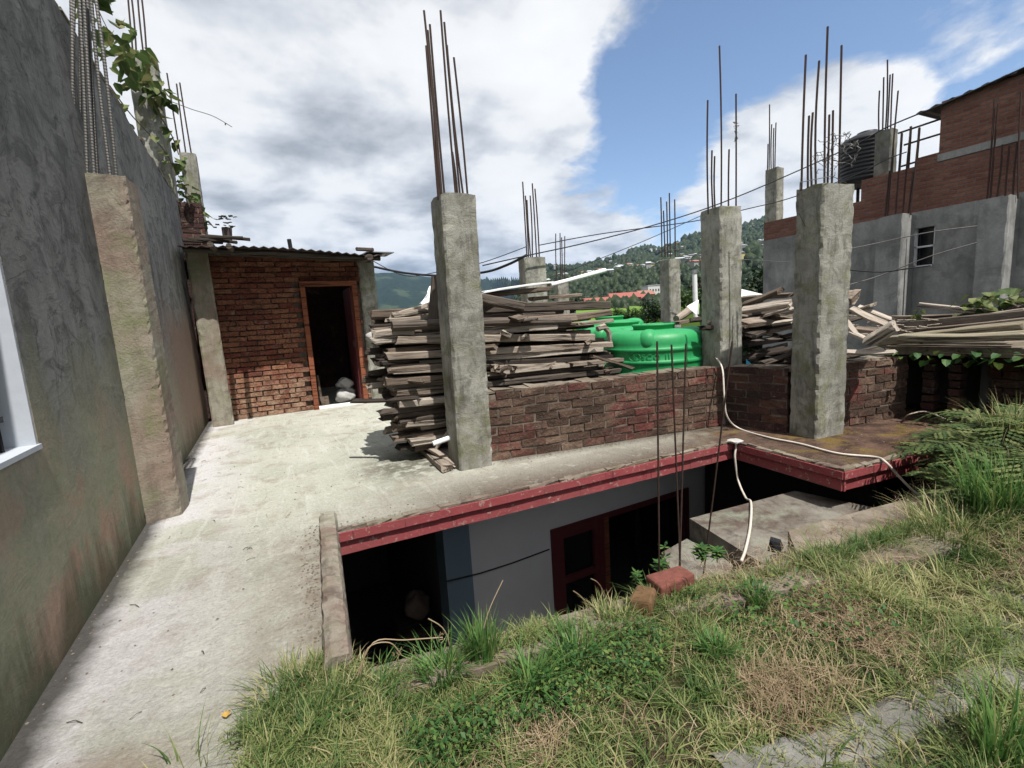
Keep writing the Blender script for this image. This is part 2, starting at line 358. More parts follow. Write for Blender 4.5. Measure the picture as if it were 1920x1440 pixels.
def wallstain():
    # left plaster wall: grey, green algae rising from the foot, streaks under the sill
    n = N('stained_cement_wall'); p = n.pos(); x, y, z = n.xyz(p)
    st = n.noise(n.map(p, (4, 4, .7)), 1.3, 7, .66, .6); bl = n.noise(p, 1.3, 6, .62, .5); fine = n.noise(p, 38, 6, .75)
    col = n.mix(n.ramp(st, [(.35, 0), (.65, 1)]), (.095, .095, .093), (.205, .205, .20))
    col = n.mix(n.math('MULTIPLY', n.ramp(bl, [(.46, 0), (.60, 1)]), .75), col, (.21, .21, .20))
    tr = n.noise(n.map(p, (1, 1, 1.6), (2, 9, 4), (.6, 0, 0)), 4.5, 7, .66, .9)
    col = n.mix(n.math('MULTIPLY', n.ramp(tr, [(.50, 0), (.60, 1)]), .55), col, (.055, .055, .054))
    crk = n.ramp(n.math('ABSOLUTE', n.math('SUBTRACT', n.noise(p, 1.9, 6, .55, .8), .5)), [(.0, 1), (.008, 0)]); col = n.mix(n.math('MULTIPLY', crk, .6), col, (.03, .03, .03))
    drip = n.noise(n.map(p, (1, 16, .5)), 1.6, 3, .5); dm = n.math('MULTIPLY', n.rng(z, .95, .2), n.rng(y, 2.75, 2.4)); col = n.mix(n.math('MULTIPLY', n.math('MULTIPLY', n.ramp(drip, [(.5, 0), (.58, 1)]), dm), .7), col, (.07, .075, .06))
    zz = n.math('ADD', z, n.math('ADD', n.math('MULTIPLY', n.math('SUBTRACT', bl, .5), 1.6), n.math('MULTIPLY', n.math('SUBTRACT', st, .5), .9)))
    al = n.rng(zz, 1.25, .5)
    col = n.mix(n.math('MULTIPLY', al, .95), col, n.mix(n.noise(p, 3, 5, .6), (.19, .195, .12), (.32, .31, .24)))
    pk = n.math('MULTIPLY', n.ramp(n.noise(n.map(p, (1, 1, 1), (7, 1, 3)), 2.1, 5, .6, .4), [(.48, 0), (.58, 1)]), n.rng(z, 1.1, .3))
    col = n.mix(n.math('MULTIPLY', pk, .8), col, (.33, .215, .165))
    far = n.math('MULTIPLY', n.rng(y, 5.3, 6.2), n.rng(n.math('ADD', z, n.math('MULTIPLY', bl, .4)), 1.9, 1.5))
    col = n.mix(n.math('MULTIPLY', far, .85), col, (.20, .135, .105))  # brown lower far end paints in the sunlit part below the shade edge
    bs = n.rng(n.math('ADD', z, n.math('MULTIPLY', n.math('SUBTRACT', st, .5), .9)), .30, .04)
    col = n.mix(n.math('MULTIPLY', bs, .75), col, (.06, .065, .035))
    col = n.mix(.45, col, n.mix(fine, (.1, .1, .1), (.9, .9, .9)), 'OVERLAY')
    return n.out(col, .9, n.bump(n.math('ADD', n.math('MULTIPLY', fine, .4), n.math('ADD', st, n.math('MULTIPLY', tr, .8))), .7, .02), spec=.15)
m_lwall = wallstain()

def farbrick():
    n = N('upper_storey_brick'); p = n.pos(); x, y, z = n.xyz(p)
    b = n.nd('ShaderNodeTexBrick'); wv = n.math('MULTIPLY', n.math('SUBTRACT', n.noise(p, 5, 4), .5), .05); n.set(b, 'Vector', n.comb(n.math('ADD', x, y), n.math('ADD', z, wv), 0))
    b.inputs['Color1'].default_value = (.17, .07, .052, 1); b.inputs['Color2'].default_value = (.25, .125, .09, 1)
    b.inputs['Mortar'].default_value = (.15, .12, .105, 1)
    for k, v in (('Scale', 1.0), ('Mortar Size', .011), ('Brick Width', .22), ('Row Height', .066), ('Bias', -.1), ('Mortar Smooth', .3)): b.inputs[k].default_value = v
    f = n.noise(p, 1.1, 6, .65); g = n.noise(p, 18, 5, .7)
    col = n.mix(n.math('MULTIPLY', n.ramp(f, [(.45, 0), (.7, 1)]), .6), b.outputs[0], (.12, .055, .045))
    col = n.mix(.5, col, n.mix(g, (.1, .1, .1), (.9, .9, .9)), 'OVERLAY')
    return n.out(col, .95, n.bump(n.math('SUBTRACT', g, n.math('MULTIPLY', b.outputs[1], 2)), .7, .03), spec=.1)
m_farbrick = farbrick()

def soil():
    n = N('ground_soil'); p = n.pos()
    f = n.noise(p, 3, 7, .7, .4); g = n.noise(p, 45, 5, .8)
    col = n.mix(f, (.045, .038, .022), (.13, .10, .065)); col = n.mix(n.ramp(n.noise(p, 1.5, 4), [(.4, 0), (.6, 1)]), col, (.055, .06, .025))
    x, y, z = n.xyz(p); q = Pz(1720, 1310, -.07); q2 = Pz(1590, 1420, -.07); dv = (q2 - q) / np.linalg.norm(q2 - q)
    ds = n.math('ABSOLUTE', n.math('SUBTRACT', n.math('MULTIPLY', n.math('SUBTRACT', x, float(q[0])), float(-dv[1])), n.math('MULTIPLY', n.math('SUBTRACT', y, float(q[1])), float(-dv[0]))))
    mk = n.math('MULTIPLY', n.rng(n.math('ADD', ds, n.math('MULTIPLY', f, .12)), .20, .10), n.rng(x, 1.0, 1.2))
    col = n.mix(mk, col, n.mix(n.noise(p, 14, 6, .7), (.13, .125, .11), (.30, .29, .265)))
    col = n.mix(.6, col, n.mix(g, (0, 0, 0), (1, 1, 1)), 'OVERLAY')
    return n.out(col, 1, n.bump(n.math('ADD', f, g), 1, .03), spec=.05)
m_soil = soil()
m_mud = concrete('grey_dried_mud', (.22, .215, .20), (.14, .135, .12), (.06, .055, .045), None, .6, False, 1.6, 2.5)
def hillmat():
    n = N('forested_hillside'); p = n.pos(); x, y, z = n.xyz(p)
    f = n.noise(p, .035, 8, .72); g = n.noise(p, .006, 5, .6); q = n.noise(n.map(p, (1, 1, 4)), .012, 5, .6)
    col = n.mix(n.ramp(f, [(.35, 0), (.65, 1)]), (.004, .010, .006), (.016, .028, .013))
    col = n.mix(n.math('MULTIPLY', n.ramp(g, [(.54, 0), (.60, 1)]), .5), col, n.mix(q, (.04, .07, .025), (.08, .09, .045)))
    return n.out(col, 1, n.bump(f, 1, 6), spec=.02)
m_hill = hillmat()
m_grass = leafmat('grass_blades', [(0, (.03, .075, .02)), (.25, (.085, .15, .042)), (.45, (.19, .23, .08)), (.66, (.33, .325, .15)), (.85, (.43, .37, .21)), (1, (.54, .46, .30))], .42, 1.35, patch_amt=.18)
m_grass_g = leafmat('fresh_grass_blades', [(0, (.035, .10, .028)), (.5, (.09, .20, .05)), (.85, (.19, .27, .085)), (1, (.36, .34, .16))], .42, 2, patch_amt=.2)
m_grass_d = leafmat('dry_grass_blades', [(0, (.15, .10, .06)), (.5, (.29, .215, .135)), (1, (.46, .38, .26))], .3, 2)
m_leaf = leafmat('broad_leaves', [(0, (.015, .05, .015)), (.5, (.04, .105, .025)), (.85, (.11, .17, .04)), (1, (.2, .2, .07))], .3, 5, patch_amt=.25)
m_fern = leafmat('fern_leaves', [(0, (.022, .05, .016)), (.5, (.075, .115, .035)), (1, (.21, .22, .09))], .35, 4, patch_amt=.3)
m_vine = leafmat('vine_leaves', [(0, (.03, .06, .02)), (.5, (.08, .12, .035)), (1, (.24, .22, .10))], .35, 6, patch_amt=.2)
m_treeleaf = leafmat('tree_leaves', [(0, (.005, .013, .005)), (.6, (.018, .036, .012)), (1, (.05, .068, .024))], .2, 1.5, patch_amt=.4)
m_stem = plain('plant_stem', (.10, .085, .05), .8)
m_bark = plain('tree_bark', (.07, .055, .04), .9)

# ---------------------------------------------------------------- world, sun
EL = R_(62); DEL = R_(-3.5)
w = bpy.data.worlds.new('World'); SC.world = w; w.use_nodes = True; t = w.node_tree; t.nodes.clear()
class W(N):
    def __init__(s, tree): s.t = tree
n = W(t)
sky = n.nd('ShaderNodeTexSky'); sky.sky_type = 'NISHITA'; sky.sun_disc = False; sky.sun_elevation = EL; sky.sun_rotation = math.pi + DEL
sky.altitude = 800; sky.air_density = 1.0; sky.dust_density = .6; sky.ozone_density = 1.5
d = n.nd('ShaderNodeTexCoord').outputs['Generated']
dx, dy, dz = n.xyz(d)
den = n.math('ADD', n.math('MAXIMUM', dz, 0), .22)
pv = n.comb(n.math('DIVIDE', dx, den), n.math('DIVIDE', dy, den), 0)
n1 = n.noise(pv, 2.1, 10, .60, .15)
n2 = n.noise(n.map(pv, (1, 1, 1), (5.3, 2.1, 0)), 2.3, 10, .55, .12)
def dotdir(u, v):
    r_ = ray(u, v); r_ = r_ / np.linalg.norm(r_)
    nn = n.nd('ShaderNodeVectorMath', operation='DOT_PRODUCT'); n.set(nn, 0, d); nn.inputs[1].default_value = tuple(r_); return nn.outputs['Value']
b1 = n.rng(dotdir(1640, 130), .865, .97); b2 = n.rng(dotdir(1360, 200), .955, .992)
b3 = n.rng(dotdir(1940, 30), .955, .999); b4 = n.rng(dotdir(1500, 350), .978, .996)
gap = n.math('SUBTRACT', n.math('MAXIMUM', b1, b2), n.math('ADD', n.math('MULTIPLY', b3, .34), n.math('MULTIPLY', b4, .95)))
cov = n.math('ADD', n.math('MULTIPLY', n1, 1.5), n.math('SUBTRACT', .145, n.math('MULTIPLY', gap, .74)))
mask = n.ramp(cov, [(.40, 0), (.50, .35), (.60, 1)])
lowgrey = n.rng(dz, .38, .04)
left = n.rng(dotdir(560, 430), .75, .97)
shade = n.math('SUBTRACT', n2, n.math('MULTIPLY', n.math('MULTIPLY', lowgrey, n.math('ADD', n.math('MULTIPLY', left, .9), .25)), .17))
dk = n.rng(dotdir(690, 70), .95, .997)
shade = n.math('SUBTRACT', shade, n.math('MULTIPLY', dk, .07))
cc = n.ramp(shade, [(.18, (.30, .325, .36)), (.29, (.50, .53, .58)), (.385, (.76, .79, .84)), (.47, (1.02, 1.03, 1.04)), (.62, (1.12, 1.12, 1.12))])
bg1 = n.nd('ShaderNodeBackground'); n.set(bg1, 0, sky.outputs[0]); bg1.inputs[1].default_value = .12
bg2 = n.nd('ShaderNodeBackground'); n.set(bg2, 0, cc); bg2.inputs[1].default_value = .64
mx = n.nd('ShaderNodeMixShader'); n.set(mx, 0, mask); t.links.new(bg1.outputs[0], mx.inputs[1]); t.links.new(bg2.outputs[0], mx.inputs[2])
wo = n.nd('ShaderNodeOutputWorld'); t.links.new(mx.outputs[0], wo.inputs[0])
sl = bpy.data.lights.new('sun', 'SUN'); sl.energy = 5.0; sl.angle = R_(.5); sl.color = (1, .96, .89)
so = bpy.data.objects.new('sun', sl); COL.objects.link(so)
sd = Vector((math.sin(DEL) * math.cos(EL), math.cos(DEL) * math.cos(EL), -math.sin(EL)))
so.rotation_euler = sd.to_track_quat('-Z', 'Y').to_euler()
SC.view_settings.view_transform = 'Standard'; SC.view_settings.look = 'None'; SC.view_settings.exposure = 0.53; SC.view_settings.gamma = 1
SC.cycles.volume_bounces = 0; SC.cycles.max_bounces = 6; SC.cycles.diffuse_bounces = 3

# ================================================================ THE SETTING
# terrace deck (roof of the lower house) with the ramp on the left
deck_poly = [(-.84, -1.0), (-.30, -1.0), (-.12, 1.2), (.08, 1.66), (.20, 2.86), (.24, 2.895), (3.59, 2.705), (3.50, 1.755), (5.6, 1.47), (7.8, 1.6), (7.8, 11.0), (-1.0, 11.0), (-.84, 8.0)]
mb = MB(); mb.slab(deck_poly, -.062, 0.0)
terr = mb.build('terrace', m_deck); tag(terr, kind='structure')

def sack(c, r, h, label, mat=m_sack, sq=.8):
    mb = MB(); ph = [U(0, 6) for _ in range(8)]; vs = []; K = 26; rows_ = 14
    for i in range(rows_ + 1):
        w_ = i / rows_; ct = math.cos(math.pi * (1 - w_)); st_ = math.sin(math.pi * w_) ** .6 + .02
        for k in range(K):
            a = 6.283 * k / K; q = 1 + .13 * math.sin(2 * a + ph[0] + 3 * w_) + .10 * math.sin(3 * a + ph[1] - 6 * w_) + .08 * math.sin(5 * a + ph[2] + 11 * w_) + .06 * math.sin(9 * a + 17 * w_ + ph[6]) + U(-.02, .02)
            vs.append((c[0] + r * q * st_ * math.cos(a), c[1] + sq * r * q * st_ * math.sin(a), c[2] + h * .5 * (1 + ct * (1 + .22 * math.sin(2 * a + ph[4])) * (.8 if ct < 0 else 1))))
    fs = [(i * K + k, i * K + (k + 1) % K, (i + 1) * K + (k + 1) % K, (i + 1) * K + k) for i in range(rows_) for k in range(K)] + [tuple(range(K))[::-1], tuple(range(rows_ * K, rows_ * K + K))]
    mb.add(vs, fs, .5); o = mb.build('sack', mat, smooth=True); return tag(o, label, 'sack')
# ---- lower house under the terrace
house = thing('lower_house', 'single storey house sunk below the terrace, grey walls under a red fascia', 'house', (2.2, 3.1, -2.4))
def fband(pts, y_off, z0, z1, name):
    mb = MB()
    for (a, b) in zip(pts[:-1], pts[1:]):
        a = Vector((*a, 0)); b = Vector((*b, 0)); e = (b - a).normalized(); nrm = Vector((e.y, -e.x, 0))
        n_ = max(2, int((b - a).length / .12)); top = []
        for k in range(n_):
            p = a + (b - a) * k / n_; q = a + (b - a) * (k + 1) / n_
            j0, j1 = 0, 0
            yj = [y_off + U(-.0015, .0015), y_off + U(-.0015, .0015)]; vs = [p + nrm * yj[0], q + nrm * yj[1], q - nrm * .03, p - nrm * .03]; dz0 = U(-.0012, .0012)
            mb.prism([(v.x, v.y, z0 + dz0) for v in vs], [(v.x, v.y, z1) for v in vs])
    return mb.build(name, m_fascia, house)
edge = [(.27, 2.893), (3.59, 2.703), (3.50, 1.753), (5.6, 1.468)]
fband(edge, .012, -.058, -.004, 'fascia')
fband(edge, -.012, -.150, -.061, 'fascia')
mb = MB()   # chipped mortar lip along the edge
for (a, b) in zip(edge[:-1], edge[1:]):
    a = Vector((*a, 0)); b = Vector((*b, 0)); e = (b - a).normalized(); nr = Vector((e.y, -e.x, 0)); L = (b - a).length; s_ = 0
    while s_ < L - .06:
        l = U(.05, .16); p = a + e * (s_ + l / 2) - nr * U(.012, .03)
        mb.box((p.x, p.y, .004 + U(0, .004)), (min(l, L - s_), U(.03, .055), U(.012, .022)), math.atan2(e.y, e.x), .006); s_ += l
mb.build('edge_mortar', m_ledge, house)
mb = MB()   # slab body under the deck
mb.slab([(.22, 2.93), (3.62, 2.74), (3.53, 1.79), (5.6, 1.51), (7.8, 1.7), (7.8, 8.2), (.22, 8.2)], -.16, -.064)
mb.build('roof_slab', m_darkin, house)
# front wall with its window opening
wy0, wy1 = 3.65, 3.80
wx0, wx1, wz1, wz0 = 2.22, 4.07, -.81, -1.95
WY = wy0 + .075; zm = (-2.4 - .16) / 2; zw = (wz0 + wz1) / 2; hw = wz1 - wz0; xm = 2.83
mb = MB()
mb.box(((1.38 + wx0) / 2, WY, zm), (wx0 - 1.38, .15, 2.24))
mb.box(((wx0 + wx1) / 2, WY, (-.16 + wz1) / 2), (wx1 - wx0, .15, -.16 - wz1))
mb.box(((wx0 + wx1) / 2, WY, (-2.4 + wz0) / 2), (wx1 - wx0, .15, wz0 + 2.4))
mb.box(((wx1 + 5.0) / 2, WY, zm), (5.0 - wx1, .15, 2.24))
mb.build('wall', m_greywall, house)
mb = MB(); mb.box((1.26, WY - .005, -1.28), (.236, .22, 2.236)); mb.build('pilaster', m_bluewall, house)
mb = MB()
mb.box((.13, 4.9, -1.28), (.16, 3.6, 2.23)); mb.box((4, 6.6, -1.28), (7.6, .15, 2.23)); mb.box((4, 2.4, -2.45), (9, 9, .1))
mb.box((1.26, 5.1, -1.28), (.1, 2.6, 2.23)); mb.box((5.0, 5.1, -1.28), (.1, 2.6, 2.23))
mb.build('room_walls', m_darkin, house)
for (c_, d_) in (((4.35, 2.75, -1.28), (.1, 1.7, 2.2)), ((7.5, 3.4, -1.28), (.1, 4.0, 2.2)), ((6.7, 1.35, -1.28), (1.7, .1, 2.2))): MB().box(c_, d_).build('light_block_wall', m_blackwall, house)  # unseen walls added to shut light out under the right wing
win = MB()
for x in (wx0 + .035, xm, wx1 - .035): win.box((x, wy0 + .03, zw), (.08, .09, hw))
win.box(((wx0 + wx1) / 2, wy0 + .03, wz1 - .025), (wx1 - wx0, .085, .06)); win.box(((wx0 + wx1) / 2, wy0 + .03, wz0 + .02), (wx1 - wx0, .085, .05))
wo_ = win.build('window', m_maroon, house)
xa, xb = wx0 + .09, xm - .05; xc = (xa + xb) / 2
mb = MB(); mb.box((xc, wy0 + .02, -1.38), (xb - xa, .05, .06)); mb.box((xc, wy0 + .02, -.90), (xb - xa, .05, .07)); mb.box((xb - .02, wy0 + .02, zw), (.06, .052, hw - .08)); mb.box((xa + .02, wy0 + .02, zw), (.06, .052, hw - .08)); mb.build('sash', m_maroon, wo_)
mb = MB(); mb.box((xc, wy0 + .04, zw), (xb - xa, .008, hw - .1)); mb.build('pane', m_window_in, wo_)
mb = MB(); mb.box((xm + .045, wy0 - .005, zw), (.06, .04, hw - .06)); mb.build('jamb', m_doorwood, wo_)
mb = MB(); mb.box((3.75, wy0 + .05, zw), (.10, .05, hw)); mb.box((3.35, wy0 + .06, zw), (.06, .04, hw)); mb.build('mullion', m_black, wo_)
pts = [Py(838, 1090, wy0 - .12), Py(900, 1075, wy0 - .03), Py(960, 1056, wy0 - .02), Py(1030, 1030, wy0 - .02)]
o = MB().tube(pts, .007).build('wall_cable', m_cable); tag(o, 'thin black cable strung across the shaded grey wall of the sunken house', 'cable')
# cloth bundle in the dark opening
sack((1.02, 4.25, -1.62), .13, .26, 'pale cloth bundle barely visible in the dark opening below the terrace', m_rag)
mb = MB(); mb.box((1.0, 4.25, -2.01), (.36, .4, .78)); o = mb.build('crate', m_wood_dark); tag(o, 'dark wooden crate under the cloth bundle in the sunken opening', 'crate')

# ---- kerb wall beside the ramp
mb = MB(); K = 46; ring = [(0, -2.4), (0, .0), (0, .055), (.08, .082), (.3, .092), (.6, .094), (.9, .088), (1, .06), (1, 0), (1, -.5), (1, -2.4)]
vs = []
for k in range(K + 1):
    w_ = k / K; a = Vector((.185, 3.07, 0)).lerp(Vector((.055, 1.66, 0)), w_); b = Vector((.285, 3.07, 0)).lerp(Vector((.15, 1.66, 0)), w_); en = .03 if k in (0, K) else 0
    for (t_, z) in ring:
        q = a.lerp(b, t_); vs.append((q.x + U(-.004, .004), q.y, z + (U(-.006, .005) - en if z > .01 else 0)))
n_ = len(ring); fs = [(k * n_ + i, k * n_ + i + 1, (k + 1) * n_ + i + 1, (k + 1) * n_ + i) for k in range(K) for i in range(n_ - 1)] + [tuple(range(n_))[::-1], tuple(range(K * n_, K * n_ + n_))]
mb.add(vs, fs, .5)
kerb = mb.build('kerb_wall', m_curb); tag(kerb, 'low rough concrete kerb wall dividing the ramp from the dark sunken yard', 'wall')
# ---- retaining wall with its ledge, soil behind it
LED = [(.02, 1.72), (.53, 1.63), (1.3, 1.5), (1.95, 1.36), (3.2, 1.14), (3.8, 1.26), (4.4, 1.38), (7, 1.40)]
mb = MB()
def ledge_w(x): return .16 + .10 * max(0, min(1, (x - 1.3) / 1.5))
for (a, b) in zip(LED[:-1], LED[1:]):
    n_ = max(2, int((b[0] - a[0]) / .1))
    for k in range(n_):
        x0 = a[0] + (b[0] - a[0]) * k / n_; x1 = a[0] + (b[0] - a[0]) * (k + 1) / n_
        y0 = a[1] + (b[1] - a[1]) * k / n_; y1 = a[1] + (b[1] - a[1]) * (k + 1) / n_
        mb.prism([(x0, y0 - ledge_w(x0), -2.4), (x1, y1 - ledge_w(x1), -2.4), (x1, y1, -2.4), (x0, y0, -2.4)], [(x0, y0 - ledge_w(x0), -.05), (x1, y1 - ledge_w(x1), -.05), (x1, y1, -.045), (x0, y0, -.045)])
ret = mb.build('retaining_wall', m_ledge); tag(ret, 'mossy concrete retaining wall with flat ledge at the edge of the grass bank', 'wall')
def led_y(x):
    for (a, b) in zip(LED[:-1], LED[1:]):
        if x <= b[0]: break
    return a[1] + (b[1] - a[1]) * (x - a[0]) / (b[0] - a[0])
def gz(x, y):
    # height of the grass bank
    d_ = led_y(max(x, .02)) - .12 - y
    base = -.075 + .05 * math.sin(2.1 * x + 1.3 * y) * min(1, max(0, d_)) + .02 * math.sin(5.3 * x - 3.7 * y)
    base += .05 * max(0, x - 2.4) * min(1, max(0, d_ * 2)) + .30 * max(0, min(x, 5.0) - 3.0) * min(1, max(0, d_ * 3 + .35))
    return base - .05 * max(0, .25 - d_) - .06 * max(0, .1 - (x + .12))
xs = np.linspace(-.34, 9, 110); V = []; 
NY = 46
for x in xs:
    yt = led_y(max(x, .02)) - .10
    for k in range(NY + 1):
        y = yt - (yt + 3.0) * (k / NY) ** 1.5
        V.append((x, y, gz(x, y)))
V = np.array(V); Q = []
for i in range(len(xs) - 1):
    for k in range(NY): Q.append((i * (NY + 1) + k, i * (NY + 1) + k + 1, (i + 1) * (NY + 1) + k + 1, (i + 1) * (NY + 1) + k))
g_ = np_mesh('ground', V, np.array(Q), 4, np.full(len(Q), .5), m_soil); tag(g_, kind='structure')
# worn cement path at the right corner
pp = []
for (u, v) in [(1500, 1450), (1590, 1392), (1640, 1345), (1700, 1300), (1770, 1262), (1830, 1240), (1930, 1235), (1960, 1270), (1840, 1300), (1800, 1335), (1700, 1385), (1640, 1450)]:
    q = Pz(u, v, -.06); pp.append((q[0], q[1]))
pass

mb = MB(); a = np.array(Pz(1530, 1440, -.06)); b = np.array(Pz(1960, 1255, -.06)); a = a - (b - a) * .25; K = 40; vs = []; e = (b - a) / np.linalg.norm(b - a); nr = np.array([-e[1], e[0], 0])
for k in range(K + 1):
    c = a + (b - a) * k / K; zg = gz(c[0], c[1]) + .012
    for (t_, dz) in ((.0, -.12), (.0, .0), (.02, .012), (.10, .010), (.125, -.004), (.13, -.12)):
        q = c + nr * (t_ + U(-.006, .006)); vs.append((q[0], q[1], zg + dz + U(-.006, .006)))
mb.add(vs, [(k * 6 + i, k * 6 + i + 1, (k + 1) * 6 + i + 1, (k + 1) * 6 + i) for k in range(K) for i in range(5)], .5)
o = mb.build('buried_kerb', m_mud); tag(o, 'rough grey concrete kerb half buried in the grass at the lower right', 'kerb')
# ---- stained concrete platform in the sunken yard
zp = -.30
pl = [Pz(1293, 972, zp), Pz(1490, 920, zp), Pz(1640, 952, zp), (3.75, 1.2, zp), (2.35, 1.30, zp)]
mb = MB(); mb.slab([(q[0], q[1]) for q in pl][::-1], zp - .14, zp)
o = mb.build('concrete_platform', m_plat); tag(o, 'stained concrete platform stepped below the terrace corner', 'platform')
mb = MB(); mb.box((2.75, 1.5, -1.4), (.5, .3, 1.9)); mb.box((3.9, 1.6, -1.4), (.4, .3, 1.9)); mb.build('support', m_plat, o)
pl = [Pz(1240, 1036, -.42), Pz(1288, 1010, -.42), Pz(1365, 1052, -.42), (2.2, 1.33, -.42), (1.75, 1.40, -.42)]
mb = MB(); mb.slab([(q[0], q[1]) for q in pl][::-1], -2.4, -.42)
o = mb.build('concrete_step', m_plat); tag(o, 'small lower concrete step beside the platform, below the standing bars', 'step')
mb = MB(); mb.slab([(2.30, 1.35), (3.75, 1.09), (3.75, 1.36), (3.55, 1.40), (2.55, 1.56)][::1], -.27, -.10)
o = mb.build('concrete_kerbstone', m_ledge); tag(o, 'broad rough concrete kerb between the platform and the grass bank', 'kerb')

# ================================================================ left building
lb = thing('left_building', 'tall building with stained grey cement wall along the left of the ramp', 'building', (-1.2, 3, 0))
mb = MB()
wy, wz_0, wz_1 = 2.5, .81, 2.6
mb.box((-.94, 5.4, 1.58), (.22, 5.8, 3.24))           # y 2.5..8.3
mb.box((-.94, 0.75, .405 - .02), (.22, 3.5, .85))     # below the window
mb.box((-.94, 0.75, 2.9), (.22, 3.5, .6))
mb.box((-.94, -.2, 1.7), (.22, 1.6, 1.8))
# subdivide not needed: colour comes from the material
mb.build('wall', m_lwall, lb)
mb = MB()
for k in range(40):
    y = 1.0 + k * .19; mb.box((-.90, y, 3.215), (U(.12, .16), .2, .03), 0, .008)
mb.build('wall_cap', m_curb, lb)
wn = MB(); wn.box((-1.02, 1.55, 1.72), (.03, 1.9, 1.82)); wn = wn.build('window', m_window_in, lb)
mb = MB(); mb.box((-.945, 2.492, 1.7), (.225, .012, 1.80)); mb.build('reveal', m_white, wn)
mb = MB(); mb.box((-.942, 1.65, .822), (.24, 1.71, .02)); mb.build('sill', m_white, wn)
mb = MB(); mb.box((-.985, 2.47, 1.7), (.035, .035, 1.76)); mb.box((-.985, 1.7, .85), (.035, 1.6, .035)); mb.box((-.985, 2.0, 1.7), (.03, .03, 1.7)); mb.build('frame', m_black, wn)
mb = MB()
for y in (2.40, 2.24, 2.08, 1.92, 1.76): mb.tube([(-.90, y, .83), (-.90, y, 2.5)], .008)
for z in (.95, 1.22, 1.6, 2.0): mb.box((-.90, 1.7, z), (.006, 1.5, .022))
mb.build('grille', m_black, wn)
# return wall and brick above, at the far end of the plaster wall
mb = MB(); mb.box((-1.3, 8.45, 1.4), (.9, .2, 2.8)); mb.box((-1.6, 9.2, 1.6), (.2, 1.5, 3.2)); mb.build('end_wall', m_lwall, lb)
# protruding unfinished column on the plaster wall
def bars(parent, lst, mat, plane, rad=.008, ribs=False, seg=6):
    for (u0, v0, u1, v1) in lst:
        p1 = plane(u0, v0); p0 = plane(u1, v1)
        p0 = np.array(p0); p1 = np.array(p1); dd_ = (p1 - p0) / np.linalg.norm(p1 - p0); p0 = p0 - dd_ * .05
        L = np.linalg.norm(p1 - p0); n_ = 6; ptl = []; rad_l = []
        if ribs:
            n_ = int(L / .009)
        bow = np.array([U(-.012, .012), U(-.012, .012), 0])
        for k in range(n_ + 1):
            w_ = k / n_; ptl.append(p0 + (p1 - p0) * w_ + bow * math.sin(w_ * math.pi)); rad_l.append(rad * (1.16 if (ribs and k % 2) else 1))
        MB().tube(ptl, rad_l, seg).build('rebar', mat, parent)
def quad_at(pz):  return [tuple(q) for q in pz]
cl = thing('concrete_column', 'wide brown concrete column against the left plaster wall, grey ribbed bars on top', 'column', (-.74, 4.0, 0), 'unfinished concrete columns')
MB().shaft([(-.865, 3.84, -.01), (-.635, 3.88, -.01), (-.615, 4.12, -.01), (-.84, 4.12, -.01)], [(-.885, 3.84, 2.25), (-.635, 3.84, 2.25), (-.615, 4.1, 2.25), (-.86, 4.1, 2.25)], .0045, .03, .014).build('shaft', m_colbrown, cl)
mb = MB(); 
for k in range(44): mb.box((-.868 + U(-.006, .010), 3.838, .025 + k * .05), (.05, U(.03, .06), .056), U(-.3, .3), .006)
mb.build('mortar_ridge', m_mossdark, cl)
bars(cl, [(132, -60, 133, 315), (140, -60, 143, 315), (146, -60, 163, 318), (154, -60, 176, 318), (166, -60, 206, 321), (171, -60, 217, 324)], m_steel_grey, lambda u, v: Py(u, v, 3.9), .0095, True, 7)
bars(cl, [(149, -60, 152, 316), (160, -60, 183, 320)], m_steel_grey, lambda u, v: Py(u, v, 4.0), .0085, True, 7)
# thin posts behind the plaster wall
def post(label, y, uvl, uvr, zb, dy, lst, mat=m_col):
    l = Py(*uvl, y); r = Py(*uvr, y); zt = (l[2] + r[2]) / 2; wdt = r[0] - l[0]; cx = (l[0] + r[0]) / 2
    c = thing('concrete_column', label, 'column', (cx, y + dy / 2, zb), 'unfinished concrete columns')
    q = [(cx - wdt / 2, y), (cx + wdt / 2, y), (cx + wdt / 2, y + dy), (cx - wdt / 2, y + dy)]
    MB().shaft([(x, yy, zb) for x, yy in q], [(x, yy, zt) for x, yy in q], .006, .1, .02).build('shaft', mat, c)
    bars(c, lst, m_steel, lambda u, v: Py(u, v, y + dy / 2), .011)
    return c
post('tall pale concrete post wrapped in vine, highest one behind the left plaster wall', 8.5, (233, 97), (288, 92), 2.4, .34, [(237, -40, 249, 95), (242, -40, 255, 95), (256, -40, 268, 92), (261, -40, 274, 92)])
post('pale concrete post with three bars standing over the brick shed roof', 9.5, (335, 286), (366, 285), 1.6, .25, [(313, 137, 337, 284), (331, 157, 348, 284), (337, 155, 358, 284)])
